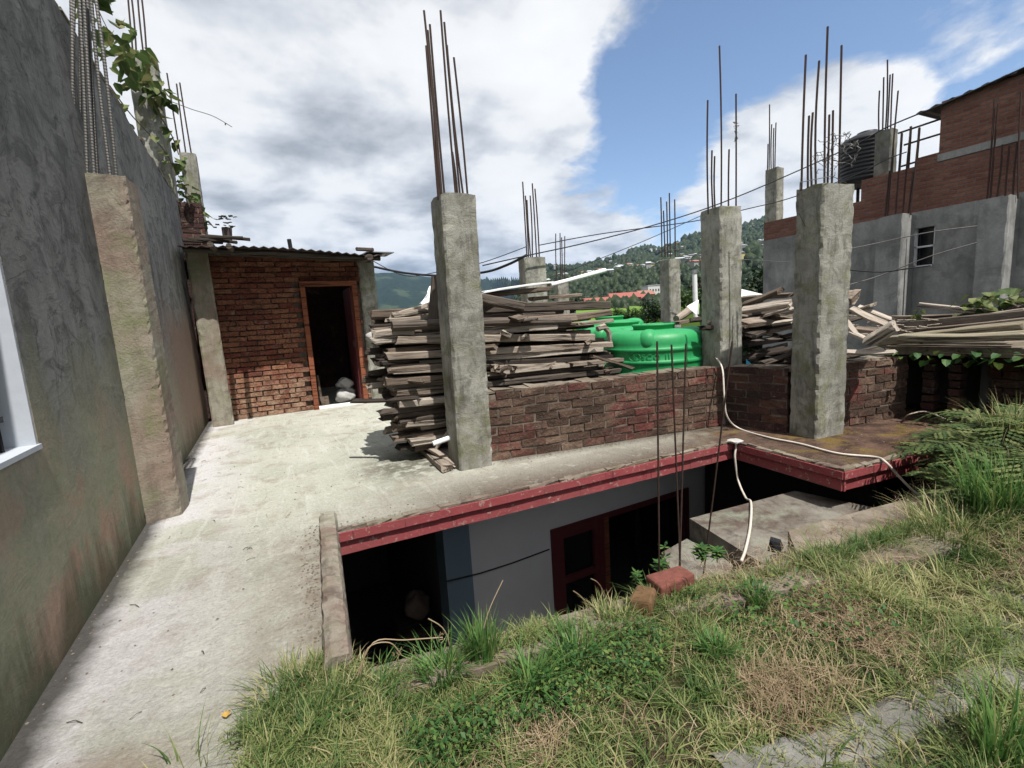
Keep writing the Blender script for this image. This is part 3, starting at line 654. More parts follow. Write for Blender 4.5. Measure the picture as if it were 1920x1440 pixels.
# brick stub over the shed, between the plaster wall and the second post
def brickwall(p0, p1, z0, courses, mat, thick=.11, pitch=.076, bl=.235, ragged=True, parent=None, name='bricks', jit=.005, skip=None, top=None):
    p0 = Vector((*p0, 0)); p1 = Vector((*p1, 0)); L = (p1 - p0).length; e = (p1 - p0) / L; nr = Vector((e.y, -e.x, 0)); ang = math.atan2(e.y, e.x)
    mb = MB()
    for k in range(courses):
        s_ = -(bl / 2 if k % 2 else 0) + U(-.02, .02)
        while s_ < L:
            l = bl * U(.92, 1.04); a = max(0, s_); b = min(L, s_ + l - .014); s_ += l
            if b - a < .03: continue
            if skip and skip((a + b) / 2, z0 + (k + .5) * pitch): continue
            if ragged and k == courses - 1 and rnd() < .12: continue
            c = p0 + e * (a + b) / 2 + nr * U(-.003, .003) - nr * thick / 2
            rr = rnd() * .8 + .2 * rnd()
            mb.box((c.x, c.y, z0 + (k + .5) * pitch + U(-.004, .004)), (b - a + U(-.006, .004), thick + .01, pitch - .013 + U(-.006, .004)), ang + U(-.02, .02), jit, rr)
    return mb.build(name, mat, parent)
def mortar_core(p0, p1, z0, z1, thick, parent, inset=.004):
    p0 = Vector((*p0, 0)); p1 = Vector((*p1, 0)); e = (p1 - p0).normalized(); nr = Vector((e.y, -e.x, 0))
    mb = MB(); a = p0 + e * .006 - nr * inset; b = p1 - e * .006 - nr * inset; c = p1 - e * .006 - nr * (thick - inset); d_ = p0 + e * .006 - nr * (thick - inset)
    mb.prism([(q.x, q.y, z0) for q in (a, b, c, d_)], [(q.x, q.y, z1) for q in (a, b, c, d_)])
    return mb.build('mortar', m_mortar, parent)
st = thing('brick_stub_wall', 'dark brick wall stub rising above the shed roof by the leafy post', 'wall', (-.8, 8.7, 2.4))
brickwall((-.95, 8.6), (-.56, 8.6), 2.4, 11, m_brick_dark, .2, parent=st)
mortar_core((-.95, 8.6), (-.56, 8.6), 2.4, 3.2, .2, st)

# ================================================================ brick shed at the far end
shed = thing('brick_shed', 'low red brick shed with open doorway and tin roof at the end of the ramp', 'shed', (.4, 7.94, 0))
SY = 7.94
def sk(a, z):
    x = -.52 + a
    return .56 < x < 1.47 and z < 1.98
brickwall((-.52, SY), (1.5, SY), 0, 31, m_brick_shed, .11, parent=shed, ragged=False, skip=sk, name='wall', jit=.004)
mb = MB(); mb.box(((-.52 + .60) / 2, SY + .075, 1.2), (1.1, .07, 2.4)); mb.box((1.03, SY + .075, 2.2), (.86, .07, .4)); mb.box((1.475, SY + .075, 1.2), (.05, .07, 2.4)); mb.build('mortar', m_mortar, shed)
MB().shaft([(-.735, SY - .40, -.01), (-.475, SY - .40, -.01), (-.50, SY + .1, -.01), (-.775, SY + .1, -.01)], [(-.75, SY - .40, 2.38), (-.50, SY - .40, 2.38), (-.53, SY + .1, 2.38), (-.80, SY + .1, 2.38)], .008, .07, .02).build('pillar', m_colbrown, shed)
MB().shaft([(1.50, SY - .02, -.01), (1.76, SY - .02, -.01), (1.76, SY + .26, -.01), (1.50, SY + .26, -.01)], [(1.49, SY - .02, 2.36), (1.75, SY - .02, 2.36), (1.75, SY + .26, 2.36), (1.49, SY + .26, 2.36)], .007, .07, .02).build('pillar', m_col, shed)
mb = MB(); mb.box((.635, SY - .01, .96), (.07, .13, 1.92)); mb.box((1.395, SY - .01, .96), (.07, .13, 1.92)); mb.box((1.015, SY - .01, 1.945), (.84, .13, .07)); df = mb.build('door_frame', m_doorwood, shed)
mb = MB(); mb.box((1.015, SY + .03, .015), (.69, .16, .03)); mb.build('sill', m_sheet, df)
mb = MB(); mb.box((1.352, SY + .42, .96), (.03, .70, 1.86)); dl = mb.build('door', m_maroon, shed)
mb = MB(); mb.box((1.33, SY + .12, .98), (.03, .03, .12)); mb.build('handle', m_steel, dl)
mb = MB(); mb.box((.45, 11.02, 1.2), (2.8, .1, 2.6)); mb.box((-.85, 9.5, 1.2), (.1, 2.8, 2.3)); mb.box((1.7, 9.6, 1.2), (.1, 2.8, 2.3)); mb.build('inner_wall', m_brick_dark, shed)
# corrugated roof: sags a little, four sheets
mb = MB(); nx = 90; vs = []; fs = []
x0, x1 = -.78, 1.80
for j, (yy, zz) in enumerate([(7.08, 2.375), (7.94, 2.47), (9.4, 2.60), (11.0, 2.7)]):
    for i in range(nx + 1):
        x = x0 + (x1 - x0) * i / nx
        zc = .012 * math.sin(i * 2 * math.pi / 4.0) + .018 * math.sin(x * 2.9 + .7) - .10 * (x - x0) / (x1 - x0)
        vs.append((x, yy + .02 * math.sin(x * 5) + (.05 if x > 1.4 else 0), zz + zc))
for j in range(3):
    for i in range(nx): fs.append((j * (nx + 1) + i, j * (nx + 1) + i + 1, (j + 1) * (nx + 1) + i + 1, (j + 1) * (nx + 1) + i))
mb.add(vs, fs, .5); rf = mb.build('roof', m_tin_rust, shed)
sm = rf.modifiers.new('thickness', 'SOLIDIFY'); sm.thickness = .006
mb = MB()
for (y, z) in ((7.25, 2.335), (7.92, 2.40)): mb.tube([(-.74, y, z + .0), (.3, y, z - .03), (1.7, y, z - .10)], .035, 8)
mb.build('purlin', m_wood_dark, shed)
for (x, y0, zz) in ((-.40, 6.62, 2.30), (-.215, 6.66, 2.29), (1.50, 7.0, 2.22)): MB().tube([(x, y0, zz), (x + .01, 8.8, zz + .15)], .034 if x < 1 else .045, 8).build('rafter', m_wood_dark, shed)
o = MB().tube([(.55, 8.0, 2.45), (.54, 8.0, 2.62)], .03, 8).build('pipe_stub', m_black); tag(o, 'short dark pipe stub standing up from the shed roof', 'pipe')
mb = MB()
for k in range(5): mb.tube([(-.72 + .06 * k, 7.2 + .03 * k, 2.44 + .02 * k), (-.3 + .08 * k, 7.3 + U(-.1, .2), 2.44 + .015 * k)], .022, 6)
o = mb.build('stick_bundle', m_wood_dark); tag(o, 'bundle of dark sticks lying on the left end of the shed roof', 'sticks')
mb = MB(); mb.tube([(-.26, 7.9, 2.54), (-.25, 7.9, 2.74)], [.055, .065], 10); o = mb.build('flower_pot', m_tin_rust); tag(o, 'small rusty pot with a scrawny plant on the shed roof', 'pot')
mb = MB()
for k in range(26):
    a = U(0, 6.28); q = Vector((-.25 + .16 * math.cos(a) * rnd(), 7.9 + .12 * math.sin(a) * rnd(), 2.72 + U(0, .18))); mb.box(q, (.05, .035, .004), U(0, 3), .01)
mb.build('foliage', m_treeleaf, o)
mb = MB(); mb.tube([(1.36, 7.2, 2.36), (1.62, 7.3, 2.37)], .028, 6); o = mb.build('log', m_wood_dark); tag(o, 'short dark log weighing down the right corner of the shed roof', 'log')
o = MB().box((1.72, 7.55, 2.345), (.42, .42, .012), .1).build('roof_sheet', m_tin); tag(o, 'bright loose zinc sheet jutting from the right end of the shed roof', 'roof sheet')
# things just inside the doorway
sack((1.13, SY + .34, 0), .17, .22, 'dirty white sack slumped on the floor inside the shed doorway')
sack((1.16, SY + .45, .2), .13, .2, 'smaller white sack lying on top of the sack in the shed doorway')
mb = MB(); mb.tube([(.74, SY + .16, .0), (.72, SY + .2, .52)], .02, 6); mb.box((.77, SY + .16, .08), (.12, .09, .16), .3, .02); o = mb.build('broom', m_wood); tag(o, 'short worn broom leaning on the left jamb inside the shed doorway', 'broom')

# ================================================================ terrace columns
def column(label, base4, top4, lst, plane, mat=m_col, rad=.008, extra=None):
    bx = sum(q[0] for q in base4) / 4; by = sum(q[1] for q in base4) / 4
    c = thing('concrete_column', label, 'column', (bx, by, base4[0][2]), 'unfinished concrete columns')
    MB().shaft(base4, top4, .006, .045, .016).build('shaft', mat, c)
    bars(c, lst, m_steel, plane, rad)
    return c
def q4(fl, fr, sx, sy, z):   # front-left, front-right corners plus depth vector
    return [(fl[0], fl[1], z), (fr[0], fr[1], z), (fr[0] + sx, fr[1] + sy, z), (fl[0] + sx, fl[1] + sy, z)]
column('tall stained concrete column at the left end of the timber pile, nearest of all', q4((1.305, 3.52), (1.60, 3.49), -.0, .27, -.01), q4((1.30, 3.43), (1.565, 3.39), -.0, .26, 2.17),
       [(795, 20, 823, 360), (806, 46, 833, 360), (799, 86, 821, 362), (802, 57, 828, 360), (826, 20, 854, 360), (833, 42, 862, 360), (838, 85, 868, 360), (851, 108, 876, 360), (819, 282, 826, 360), (848, 285, 857, 360)], lambda u, v: Py(u, v, 3.5), m_col, .0085)
c3 = column('thick concrete column at the terrace corner with a wire tangle on its bars', [(4.17, 2.32, -.01), (4.55, 2.28, -.01), (4.6, 2.58, -.01), (4.23, 2.6, -.01)], [(4.02, 2.225, 2.12), (4.41, 2.19, 2.12), (4.47, 2.46, 2.12), (4.06, 2.47, 2.12)],
       [(1511, 103, 1503, 346), (1536, 114, 1530, 336), (1552, 50, 1546, 332), (1578, 85, 1573, 335), (1517, 217, 1515, 340), (1524, 211, 1522, 338), (1555, 215, 1552, 332), (1562, 207, 1560, 332)], lambda u, v: Py(u, v, 2.33), m_col)
c2 = column('concrete column behind the brick parapet with three tall bars, right of the green tank', q4((4.07, 3.19), (4.36, 3.16), .03, .28, -.01), q4((4.05, 3.19), (4.335, 3.16), .03, .27, 2.17),
       [(1327, 188, 1328, 392), (1349, 86, 1352, 386), (1380, 176, 1380, 386), (1335, 282, 1337, 390), (1340, 293, 1341, 390), (1367, 280, 1366, 385)], lambda u, v: Py(u, v, 3.3), m_col)
column('distant concrete column rising behind the timber pile, bunched bars on top', q4((3.78, 6.5), (4.13, 6.45), .02, .26, 0), q4((3.75, 6.5), (4.11, 6.45), .02, .26, 2.16),
       [(980, 341, 988, 482), (985, 367, 991, 482), (994, 367, 998, 480), (998, 344, 1006, 480), (1003, 354, 1011, 480), (988, 375, 995, 481)], lambda u, v: Py(u, v, 6.6), m_col, .012)
column('distant concrete column behind the green tank with five thin bars', [(6.86, 6.5, 0), (7.12, 6.47, 0), (7.14, 6.76, 0), (6.88, 6.78, 0)], [(6.85, 6.5, 2.15), (7.11, 6.47, 2.15), (7.13, 6.76, 2.15), (6.87, 6.78, 2.15)],
       [(1239, 370, 1241, 477), (1244, 395, 1247, 477), (1250, 378, 1252, 477), (1255, 362, 1257, 477), (1265, 374, 1266, 477)], lambda u, v: Py(u, v, 6.6), m_col, .012)
y9 = 10.0
a_ = Py(1046, 526, y9); b_ = Py(1066, 526, y9)
column('farthest small concrete column half hidden behind the timber pile', q4((a_[0], y9), (b_[0], y9), .02, .26, -.3), q4((a_[0], y9), (b_[0], y9), .02, .26, a_[2]),
       [(1042, 438, 1044, 527), (1050, 437, 1051, 527), (1053, 445, 1054, 527), (1059, 443, 1059, 527)], lambda u, v: Py(u, v, y9 + .1), m_col, .014)
# wire tangle on the corner column
mb = MB()
cen = Py(1562, 290, 2.33)
for k in range(26):
    p = Vector(cen) + Vector((U(-.06, .09), U(-.06, .06), U(-.13, .16))); pts = [p]
    dv = Vector((U(-1, 1), U(-1, 1), U(-1, 1))).normalized()
    for j in range(9):
        dv = (dv + Vector((U(-1, 1), U(-1, 1), U(-1.1, 1))) * .8).normalized(); q = pts[-1] + dv * .035
        c_ = Vector(cen); q = c_ + (q - c_) * (1 if (q - c_).length < .19 else .8); pts.append(q)
    mb.tube(pts, .0025, 4)
p = Vector(Py(1500, 345, 2.24))
mb.tube([Vector(Py(1590, 345, 2.2)), Vector(Py(1560, 330, 2.2)), Vector(Py(1500, 342, 2.2)), Vector(Py(1498, 400, 2.21)), Vector(Py(1510, 425, 2.21))], .003, 4)
o = mb.build('wire_tangle', m_steel_grey); tag(o, 'tangle of grey binding wire snagged on the bars of the corner column', 'wire')
mb = MB()
for k in range(5):
    c_ = Vector(Py(1379, 230 + k * 9, 3.3)); mb.tube([c_ + Vector((U(-.03, .03), U(-.03, .03), U(-.03, .03))) for _ in range(5)], .003, 4)
o = mb.build('wire_tangle', m_steel_grey); tag(o, 'small knot of wire tied high on a bar of the column by the tank', 'wire')

# ================================================================ brick parapets
def parapet(label, a, b, courses, mat, thick=.2, z0=0):
    t_ = thing('brick_parapet', label, 'wall', ((a[0] + b[0]) / 2, (a[1] + b[1]) / 2, z0))
    brickwall(a, b, z0, courses, mat, thick, parent=t_, jit=.006)
    mortar_core(a, b, z0, z0 + courses * .076 - .03, thick, t_)
    p0 = Vector((*a, 0)); p1 = Vector((*b, 0)); L = (p1 - p0).length; e = (p1 - p0) / L; nr = Vector((e.y, -e.x, 0)); mb = MB(); s_ = 0
    while s_ < L - .04:
        l = U(.06, .2); c = p0 + e * min(L, s_ + l / 2) - nr * (thick / 2); mb.box((c.x, c.y, z0 + courses * .076 - .012 + U(-.008, .008)), (l, thick * U(.8, 1.02), .03), math.atan2(e.y, e.x), .01); s_ += l
    mb.build('mortar_cap', m_ledge, t_)
    return t_
parapet('long low brick parapet in front of the timber pile and green tank', (1.60, 3.60), (4.06, 3.175), 8, m_brick)
parapet('short dark brick parapet between the tank column and the corner column', (4.10, 3.17), (4.21, 2.60), 8, m_brick_dark)  # darker brick carries the shade of this face, turned from the sun
parapet('ragged brick parapet right of the corner column on the mossy terrace wing', (4.60, 2.43), (5.60, 2.26), 8, m_brick)

# ================================================================ green tanks
def tank(label, c, r, h, text=False, rot=0):
    t_ = thing('water_tank', label, 'water tank', c, 'green water tanks')
    prof = [(.001, 0), (r * .97, 0), (r, .03)]; k = h / .985
    for z in (.13, .26, .39, .52, .65, .78):
        z *= k; prof += [(r, z - .028), (r * 1.012, z - .018), (r * 1.024, z - .010), (r * 1.024, z + .010), (r * 1.012, z + .018), (r, z + .028)]
    prof += [(r * 1.0, .84 * k), (r * .99, .885 * k), (r * .955, .925 * k), (r * .89, .955 * k), (r * .80, .97 * k), (r * .6, .978 * k), (r * .40, .982 * k)]
    MB().lathe([(a, b + c[2]) for a, b in prof], (c[0], c[1], 0), 64).build('body', m_tank, t_, True)
    mb = MB(); rr = r * .42
    mb.lathe([(rr * .98, h * .97), (rr, h * 1.03), (rr * 1.05, h * 1.035), (rr * 1.05, h * 1.055), (rr * .97, h * 1.06), (rr * .95, h * 1.02), (.001, h * 1.02)], (c[0], c[1], c[2]), 40); mb.build('lid', m_tank, t_, True)
    for k in range(4):   # raised shoulder lugs
        a = rot + k * math.pi / 2; dv = Vector((math.cos(a), math.sin(a), 0)); tv = Vector((-dv.y, dv.x, 0)); mb = MB()
        b0 = Vector((c[0], c[1], c[2])); vs = []
        for (rad, zz, wd) in ((r * 1.0, h * .80, .05), (r * 1.04, h * .87, .075), (r * 1.02, h * .97, .08), (r * .86, h * 1.02, .08), (r * .55, h * 1.015, .06)):
            for sgn in (-1, 1): vs.append(b0 + dv * rad + tv * wd * sgn + Vector((0, 0, zz)))
        for (rad, zz, wd) in ((r * .85, h * .80, .09), (r * .85, h * .84, .12), (r * .75, h * .88, .13), (r * .6, h * .92, .12), (r * .4, h * .95, .09)):
            for sgn in (-1, 1): vs.append(b0 + dv * rad + tv * wd * sgn + Vector((0, 0, zz)))
        fs = [(0, 1, 3, 2), (2, 3, 5, 4), (4, 5, 7, 6), (6, 7, 9, 8)] + [(i, i + 2, i + 12, i + 10) for i in (0, 2, 4, 6)] + [(i + 1, i + 11, i + 13, i + 3) for i in (0, 2, 4, 6)] + [(0, 10, 11, 1), (8, 9, 19, 18)]
        mb.add(vs, fs, .5); lo = mb.build('lug', m_tank, t_, True)
        bv = lo.modifiers.new('soft', 'SUBSURF'); bv.levels = 2; bv.render_levels = 2
    if text:
        zc = .715 + c[2]; a0 = math.atan2(-c[1], -c[0])
        def emboss(s, ang, hgt):
            cu = bpy.data.curves.new('raised_letters', 'FONT'); cu.body = s; cu.size = hgt; cu.extrude = .002; cu.space_character = 1.25
            ob = bpy.data.objects.new('raised_letters', cu); COL.objects.link(ob)
            dg = bpy.context.evaluated_depsgraph_get(); me = bpy.data.meshes.new_from_object(ob.evaluated_get(dg))
            COL.objects.unlink(ob); bpy.data.objects.remove(ob)
            for v in me.vertices:
                x, y, zz = v.co; aa = a0 + ang + x / r; rr_ = r + .006 + zz
                v.co = (c[0] + rr_ * math.cos(aa) - c[0], c[1] + rr_ * math.sin(aa) - c[1], zc - hgt * .36 + y - c[2])
            me.materials.clear(); me.materials.append(m_tank)
            ob = bpy.data.objects.new('raised_letters', me); COL.objects.link(ob); ob.parent = t_
        emboss('E SCO II', -.40, .085)
        pts = []
        for k in range(25):
            aa = k / 24 * 2 * math.pi; an = a0 - .375 + .062 * math.cos(aa) / r; pts.append((c[0] + (r + .004) * math.cos(an), c[1] + (r + .004) * math.sin(an), zc + .043 * math.sin(aa)))
        MB().tube(pts, .0035, 6).build('raised_emblem', m_tank, t_, True)
    return t_
# nearest tank sits right behind the parapet
tank('nearest glossy green water tank with raised lettering behind the brick parapet', (3.93, 3.98, .02), .54, .985, True, math.atan2(-3.98, -3.93) - .13)
tank('second green water tank with a wide raised rim, just behind the lettered one', (4.42, 5.1, .02), .58, 1.01, False, .3)
tank('farthest green water tank, only its lid showing above the other tanks', (5.3, 6.4, .02), .56, 1.08, False, .8)

# ================================================================ timber
def plank(L, W_, T, name='plank', mat=None, bend=.01, rag=.03):
    n_ = max(5, int(L / .13)); rings = []; wob = U(-bend, bend); tw = U(-.06, .06); ph = U(0, 6)
    for k in range(n_ + 1):
        s_ = k / n_; x = (s_ - .5) * L; w_ = W_ * (1 + .05 * math.sin(ph + 5 * s_)) / 2 * U(.93, 1.04); t_ = T / 2 * U(.9, 1.05); c = min(w_, t_) * .22
        ring = []
        for (yy, zz) in ((-w_ + c, -t_), (w_ - c, -t_), (w_, -t_ + c), (w_, t_ - c), (w_ - c, t_), (-w_ + c, t_), (-w_, t_ - c), (-w_, -t_ + c)):
            xx = x
            if k in (0, n_): xx += U(-rag, rag)
            a = tw * (s_ - .5); ring.append((xx, yy * math.cos(a) - zz * math.sin(a), yy * math.sin(a) + zz * math.cos(a) + wob * (1 - 4 * (s_ - .5) ** 2) + U(-.002, .002)))
        rings.append(ring)
    mb = MB(); vs = [q for r_ in rings for q in r_]
    fs = [(k * 8 + i, k * 8 + (i + 1) % 8, (k + 1) * 8 + (i + 1) % 8, (k + 1) * 8 + i) for k in range(n_) for i in range(8)] + [tuple(range(8))[::-1], tuple(range(n_ * 8, n_ * 8 + 8))]
    mb.add(vs, fs, .5); return mb.build(name, mat or m_wood)
def lay(o, a, b, roll=0):
    a = Vector(a); b = Vector(b); x = (b - a).normalized(); z = Vector((0, 0, 1)); y = z.cross(x).normalized(); z = x.cross(y)
    M_ = Matrix((x, y, z)).transposed() @ Matrix.Rotation(roll, 3, 'X')
    o.matrix_world = Matrix.Translation((a + b) / 2) @ M_.to_4x4(); return o
def beam(a, b, W_, T, label, mat=None, roll=0, name='plank', cat='plank', group=None, **k):
    L = (Vector(b) - Vector(a)).length; o = lay(plank(L, W_, T, name, mat, **k), a, b, roll); return tag(o, label, cat, group)
def pole(a, b, r0, r1, label, mat=None, name='pole', cat='pole', group=None, bend=.02):
    a = Vector(a); b = Vector(b); L = (b - a).length; mb = MB(); n_ = 9; pts = []; rs = []; bz = U(-bend, bend)
    for k in range(n_ + 1):
        s_ = k / n_; pts.append(((s_ - .5) * L, U(-.003, .003), bz * math.sin(s_ * math.pi))); rs.append((r0 + (r1 - r0) * s_) * U(.95, 1.05))
    mb.tube(pts, rs, 10); o = lay(mb.build(name, mat or m_wood_dark), a, b); return tag(o, label, cat, group)

FY = 3.98
# front face of the big pile, read row by row: (u0,v0,u1,v1, thickness m, depth m, plane y, material, label)
rows = [
 (735, 612, 1068, 603, .085, 0, FY, 'pole', 'long smooth dark pole near the top of the big timber pile'),
 (742, 638, 1118, 632, .075, .16, FY, m_wood, 'bleached cracked beam just under the long dark pole'),
 (905, 579, 1146, 572, .095, .10, 4.35, m_wood_dark, 'dark squared beam on top of the pile pointing at the green tank'),
 (900, 558, 985, 575, .09, .10, 4.15, m_wood_dark, 'dark tapered beam tilted down on the top right of the pile'),
 (728, 668, 1150, 646, .065, .15, FY, m_wood, 'pale beam two rows below the long dark pole'),
 (736, 690, 1168, 668, .055, .16, FY + .02, m_wood_dark, 'dark thin board above the middle of the pile'),
 (724, 716, 1120, 690, .07, .14, FY, m_wood, 'weathered beam at mid height of the pile with rotten left end'),
 (735, 700, 1060, 684, .035, .2, FY - .02, m_wood_pale, 'thin pale board sticking out over the parapet at mid pile'),
 (742, 738, 1175, 706, .06, .16, FY + .03, m_wood, 'brown grey board level with the parapet top'),
 (752, 757, 1010, 735, .06, .15, FY - .02, m_wood_pale, 'bright cracked beam whose left end shows below the others'),
 (758, 780, 1010, 757, .04, .2, FY + .05, m_wood, 'warped thin board in the lower left of the pile'),
 (764, 797, 1010, 778, .05, .14, FY + .0, m_wood_pale, 'pale squared beam near the bottom of the pile'),
 (770, 818, 1010, 800, .05, .14, FY + .08, m_wood, 'grey beam second from the bottom of the pile'),
 (748, 842, 1010, 818, .045, .14, FY + .1, m_wood_dark, 'dark bottom plank poking left from under the pile'),
 (1062, 598, 1147, 586, .07, .12, 4.1, m_wood, 'short reddish board at the upper right of the pile'),
 (1040, 612, 1150, 601, .045, .15, 4.0, m_wood_pale, 'split pale board beside the green tank'),
 (905, 622, 1060, 617, .03, .15, 4.02, m_wood_dark, 'thin dark batten under the long pole'),
 (908, 705, 1100, 684, .04, .2, 3.9, m_wood_pale, 'wide pale board leaning out above the parapet'),
 (905, 722, 1165, 694, .05, .16, 3.88, m_wood_dark, 'dark grey board resting on the parapet top'),
 (1075, 684, 1195, 672, .04, .1, 3.86, m_wood, 'short weathered board pointing at the tank above the parapet'),
 (745, 588, 820, 566, .035, .12, 4.2, m_wood_pale, 'short pale board on the upper left of the pile'),
 (738, 592, 818, 580, .04, .14, 4.1, m_wood, 'short brown board on the upper left of the pile below the pale one'),
 (730, 600, 818, 592, .035, .14, 4.05, m_wood, 'splintered board lying just above the long dark pole'),
 (905, 593, 1040, 589, .05, .14, 4.25, m_wood_dark, 'dark board in the gap below the squared top beam'),
 (1000, 560, 1090, 553, .04, .12, 4.5, m_wood, 'short reddish plank stacked beneath the white roofing strip'),
 (908, 552, 1035, 541, .05, .14, 4.4, m_wood, 'brown plank under the first white strip on the pile top'),
]
for (u0, v0, u1, v1, th, dp, yy, mat, lab) in rows:
    a = Py(u0, v0, yy); b = Py(u1, v1, yy + .02)
    if mat == 'pole': pole(a, b, .042, .038, lab)
    else: beam((a[0], a[1] + dp / 2, a[2]), (b[0], b[1] + dp / 2, b[2]), dp, th, lab, mat, U(-.08, .08), bend=.007, rag=.02)
# white strips and post on top
beam(Py(900, 549, 4.3), Py(1032, 530, 4.5), .12, .02, 'white roofing strip lying on the left top of the pile', m_sheet, name='roofing_strip', cat='strip')
pole(Py(1030, 535, 4.5), Py(1134, 507, 4.7), .022, .028, 'white plastic pipe jutting up to the right over the pile', m_sheet, 'white_pipe', 'pipe')
pole(Py(812, 600, 4.05), Py(818, 519, 4.05), .05, .045, 'dark wooden stump standing upright behind the nearest column', m_wood_dark, 'wooden_stump', 'stump', bend=.0)
mb = MB()
vs = []
for i in range(9):
    for j in range(9):
        a = Vector(Py(785, 572, 4.5)); b = Vector(Py(830, 572, 4.5)); c_ = Vector(Py(818, 522, 4.9)); d_ = Vector(Py(845, 522, 4.9))
        p = a.lerp(b, i / 8).lerp(c_.lerp(d_, i / 8), j / 8); vs.append(p + Vector((U(-.012, .012), U(-.03, .03), U(-.012, .012))))
mb.add(vs, [(i * 9 + j, i * 9 + j + 1, (i + 1) * 9 + j + 1, (i + 1) * 9 + j) for i in range(8) for j in range(8)], .5)
o = mb.build('plastic_sheet', m_sheet, smooth=True); tag(o, 'crumpled white plastic sheet draped behind the nearest column', 'sheet')
o.modifiers.new('t', 'SOLIDIFY').thickness = .006
o = sack((.90, 4.12, 1.06), .10, .13, 'white torn sack stuffed in the upper left end of the timber pile')
# planks packed inside the pile
G1 = 'planks packed inside the big timber pile'
zlev = [.06, .13, .20, .28, .36, .44, .52, .60, .68, .76, .85, .93, 1.01, 1.09, 1.17, 1.26, 1.34]
for i, z in enumerate(zlev):
    lim = .92 + .25 * max(0, (.45 - z)) - .10 * min(1, max(0, (z - .45) / .5))
    for j in range(5):
        y = 4.12 + j * .17 + U(-.03, .03)
        if z > 1.2 and j < 2: continue
        xa = lim + U(0, .22) + .04 * j; xb = U(3.1, 3.42) if z > .2 else U(2.8, 3.3)
        if z > 1.05: xb = U(2.3, 3.25)
        mt = random.choice([m_wood, m_wood, m_wood_dark, m_wood_pale if j == 0 else m_wood])
        beam((xa, y, z + U(-.02, .02)), (xb, y + U(-.06, .06), z + U(-.02, .02)), U(.13, .18), U(.05, .085), 'weathered plank packed among others behind the front row of the big timber pile', mt, U(-.1, .1), group=G1, bend=.008)
# jagged left ends: short offcuts
G2 = 'offcuts jutting from the left end of the big pile'
for k in range(22):
    z = .12 + k * .052; xa = .84 + .32 * max(0, (.55 - z)) + U(-.06, .10); y = U(3.96, 4.5)
    beam((xa, y, z), (xa + U(.3, .7), y + U(-.05, .05), z + U(-.015, .015)), U(.08, .15), U(.035, .075), 'short splintered offcut jutting from the left end of the big timber pile', random.choice([m_wood, m_wood_dark, m_wood_pale]), U(-.3, .3), group=G2)
G8 = 'board ends poking from the front of the big pile'
for k in range(26):
    z = U(.42, 1.22); x = U(.9, 3.3); 
    if 1.25 < x < 1.62: continue
    y0 = U(3.84, 3.93); a = U(-.9, .9); L = U(.25, .6)
    beam((x, y0, z), (x + L * math.sin(a), y0 + L * max(.25, math.cos(a)), z + U(-.03, .03)), U(.05, .11), U(.02, .05), 'short broken board end poking out of the front of the big timber pile', random.choice([m_wood, m_wood_dark, m_wood]), U(-.6, .6), group=G8, rag=.04)
# loose boards at the foot of the nearest column
beam(Pz(768, 818, .02), Pz(838, 878, .035), .09, .05, 'thick board lying on the floor with its end at the foot of the nearest column', m_wood)
beam(Pz(790, 820, .07), Pz(852, 858, .05), .10, .025, 'pale split board on the floor beside the nearest column', m_wood_pale)
beam(Pz(812, 850, .05), Py(846, 800, 3.9), .06, .025, 'small pale stick leaning up against the pile foot', m_wood_pale)
beam(Pz(800, 838, .10), Pz(856, 872, .03), .06, .02, 'narrow grey lath lying across the floor boards at the column foot', m_wood)
mb = MB(); mb.tube([Pz(812, 832, .22), Pz(846, 820, .25)], .022, 10); o = mb.build('white_pipe', m_sheet); tag(o, 'short white pipe end poking out under the pile by the nearest column', 'pipe')
mb = MB(); c_ = Pz(770, 838, .0); mb.lathe([(.001, 0), (.05, 0), (.06, .05), (.05, .052), (.001, .03)], c_, 16); o = mb.build('tin_lid', m_tin); tag(o, 'grey tin lid lying in the shade at the foot of the pile', 'lid')
# bent bark strip over the right end
mb = MB(); pts = [Py(1120, 617, 3.84), Py(1132, 612, 3.84), Py(1141, 622, 3.84), Py(1144, 640, 3.84)]; mb.tube(pts, [.03, .035, .03, .02], 6); o = mb.build('bark_strip', m_wood_pale); tag(o, 'curved pale strip of bark draped over the right end of the pile', 'bark')
beam(Py(1110, 668, 3.8), Py(1183, 690, 3.75), .06, .03, 'small forked stick pointing down across the green tank', m_wood)

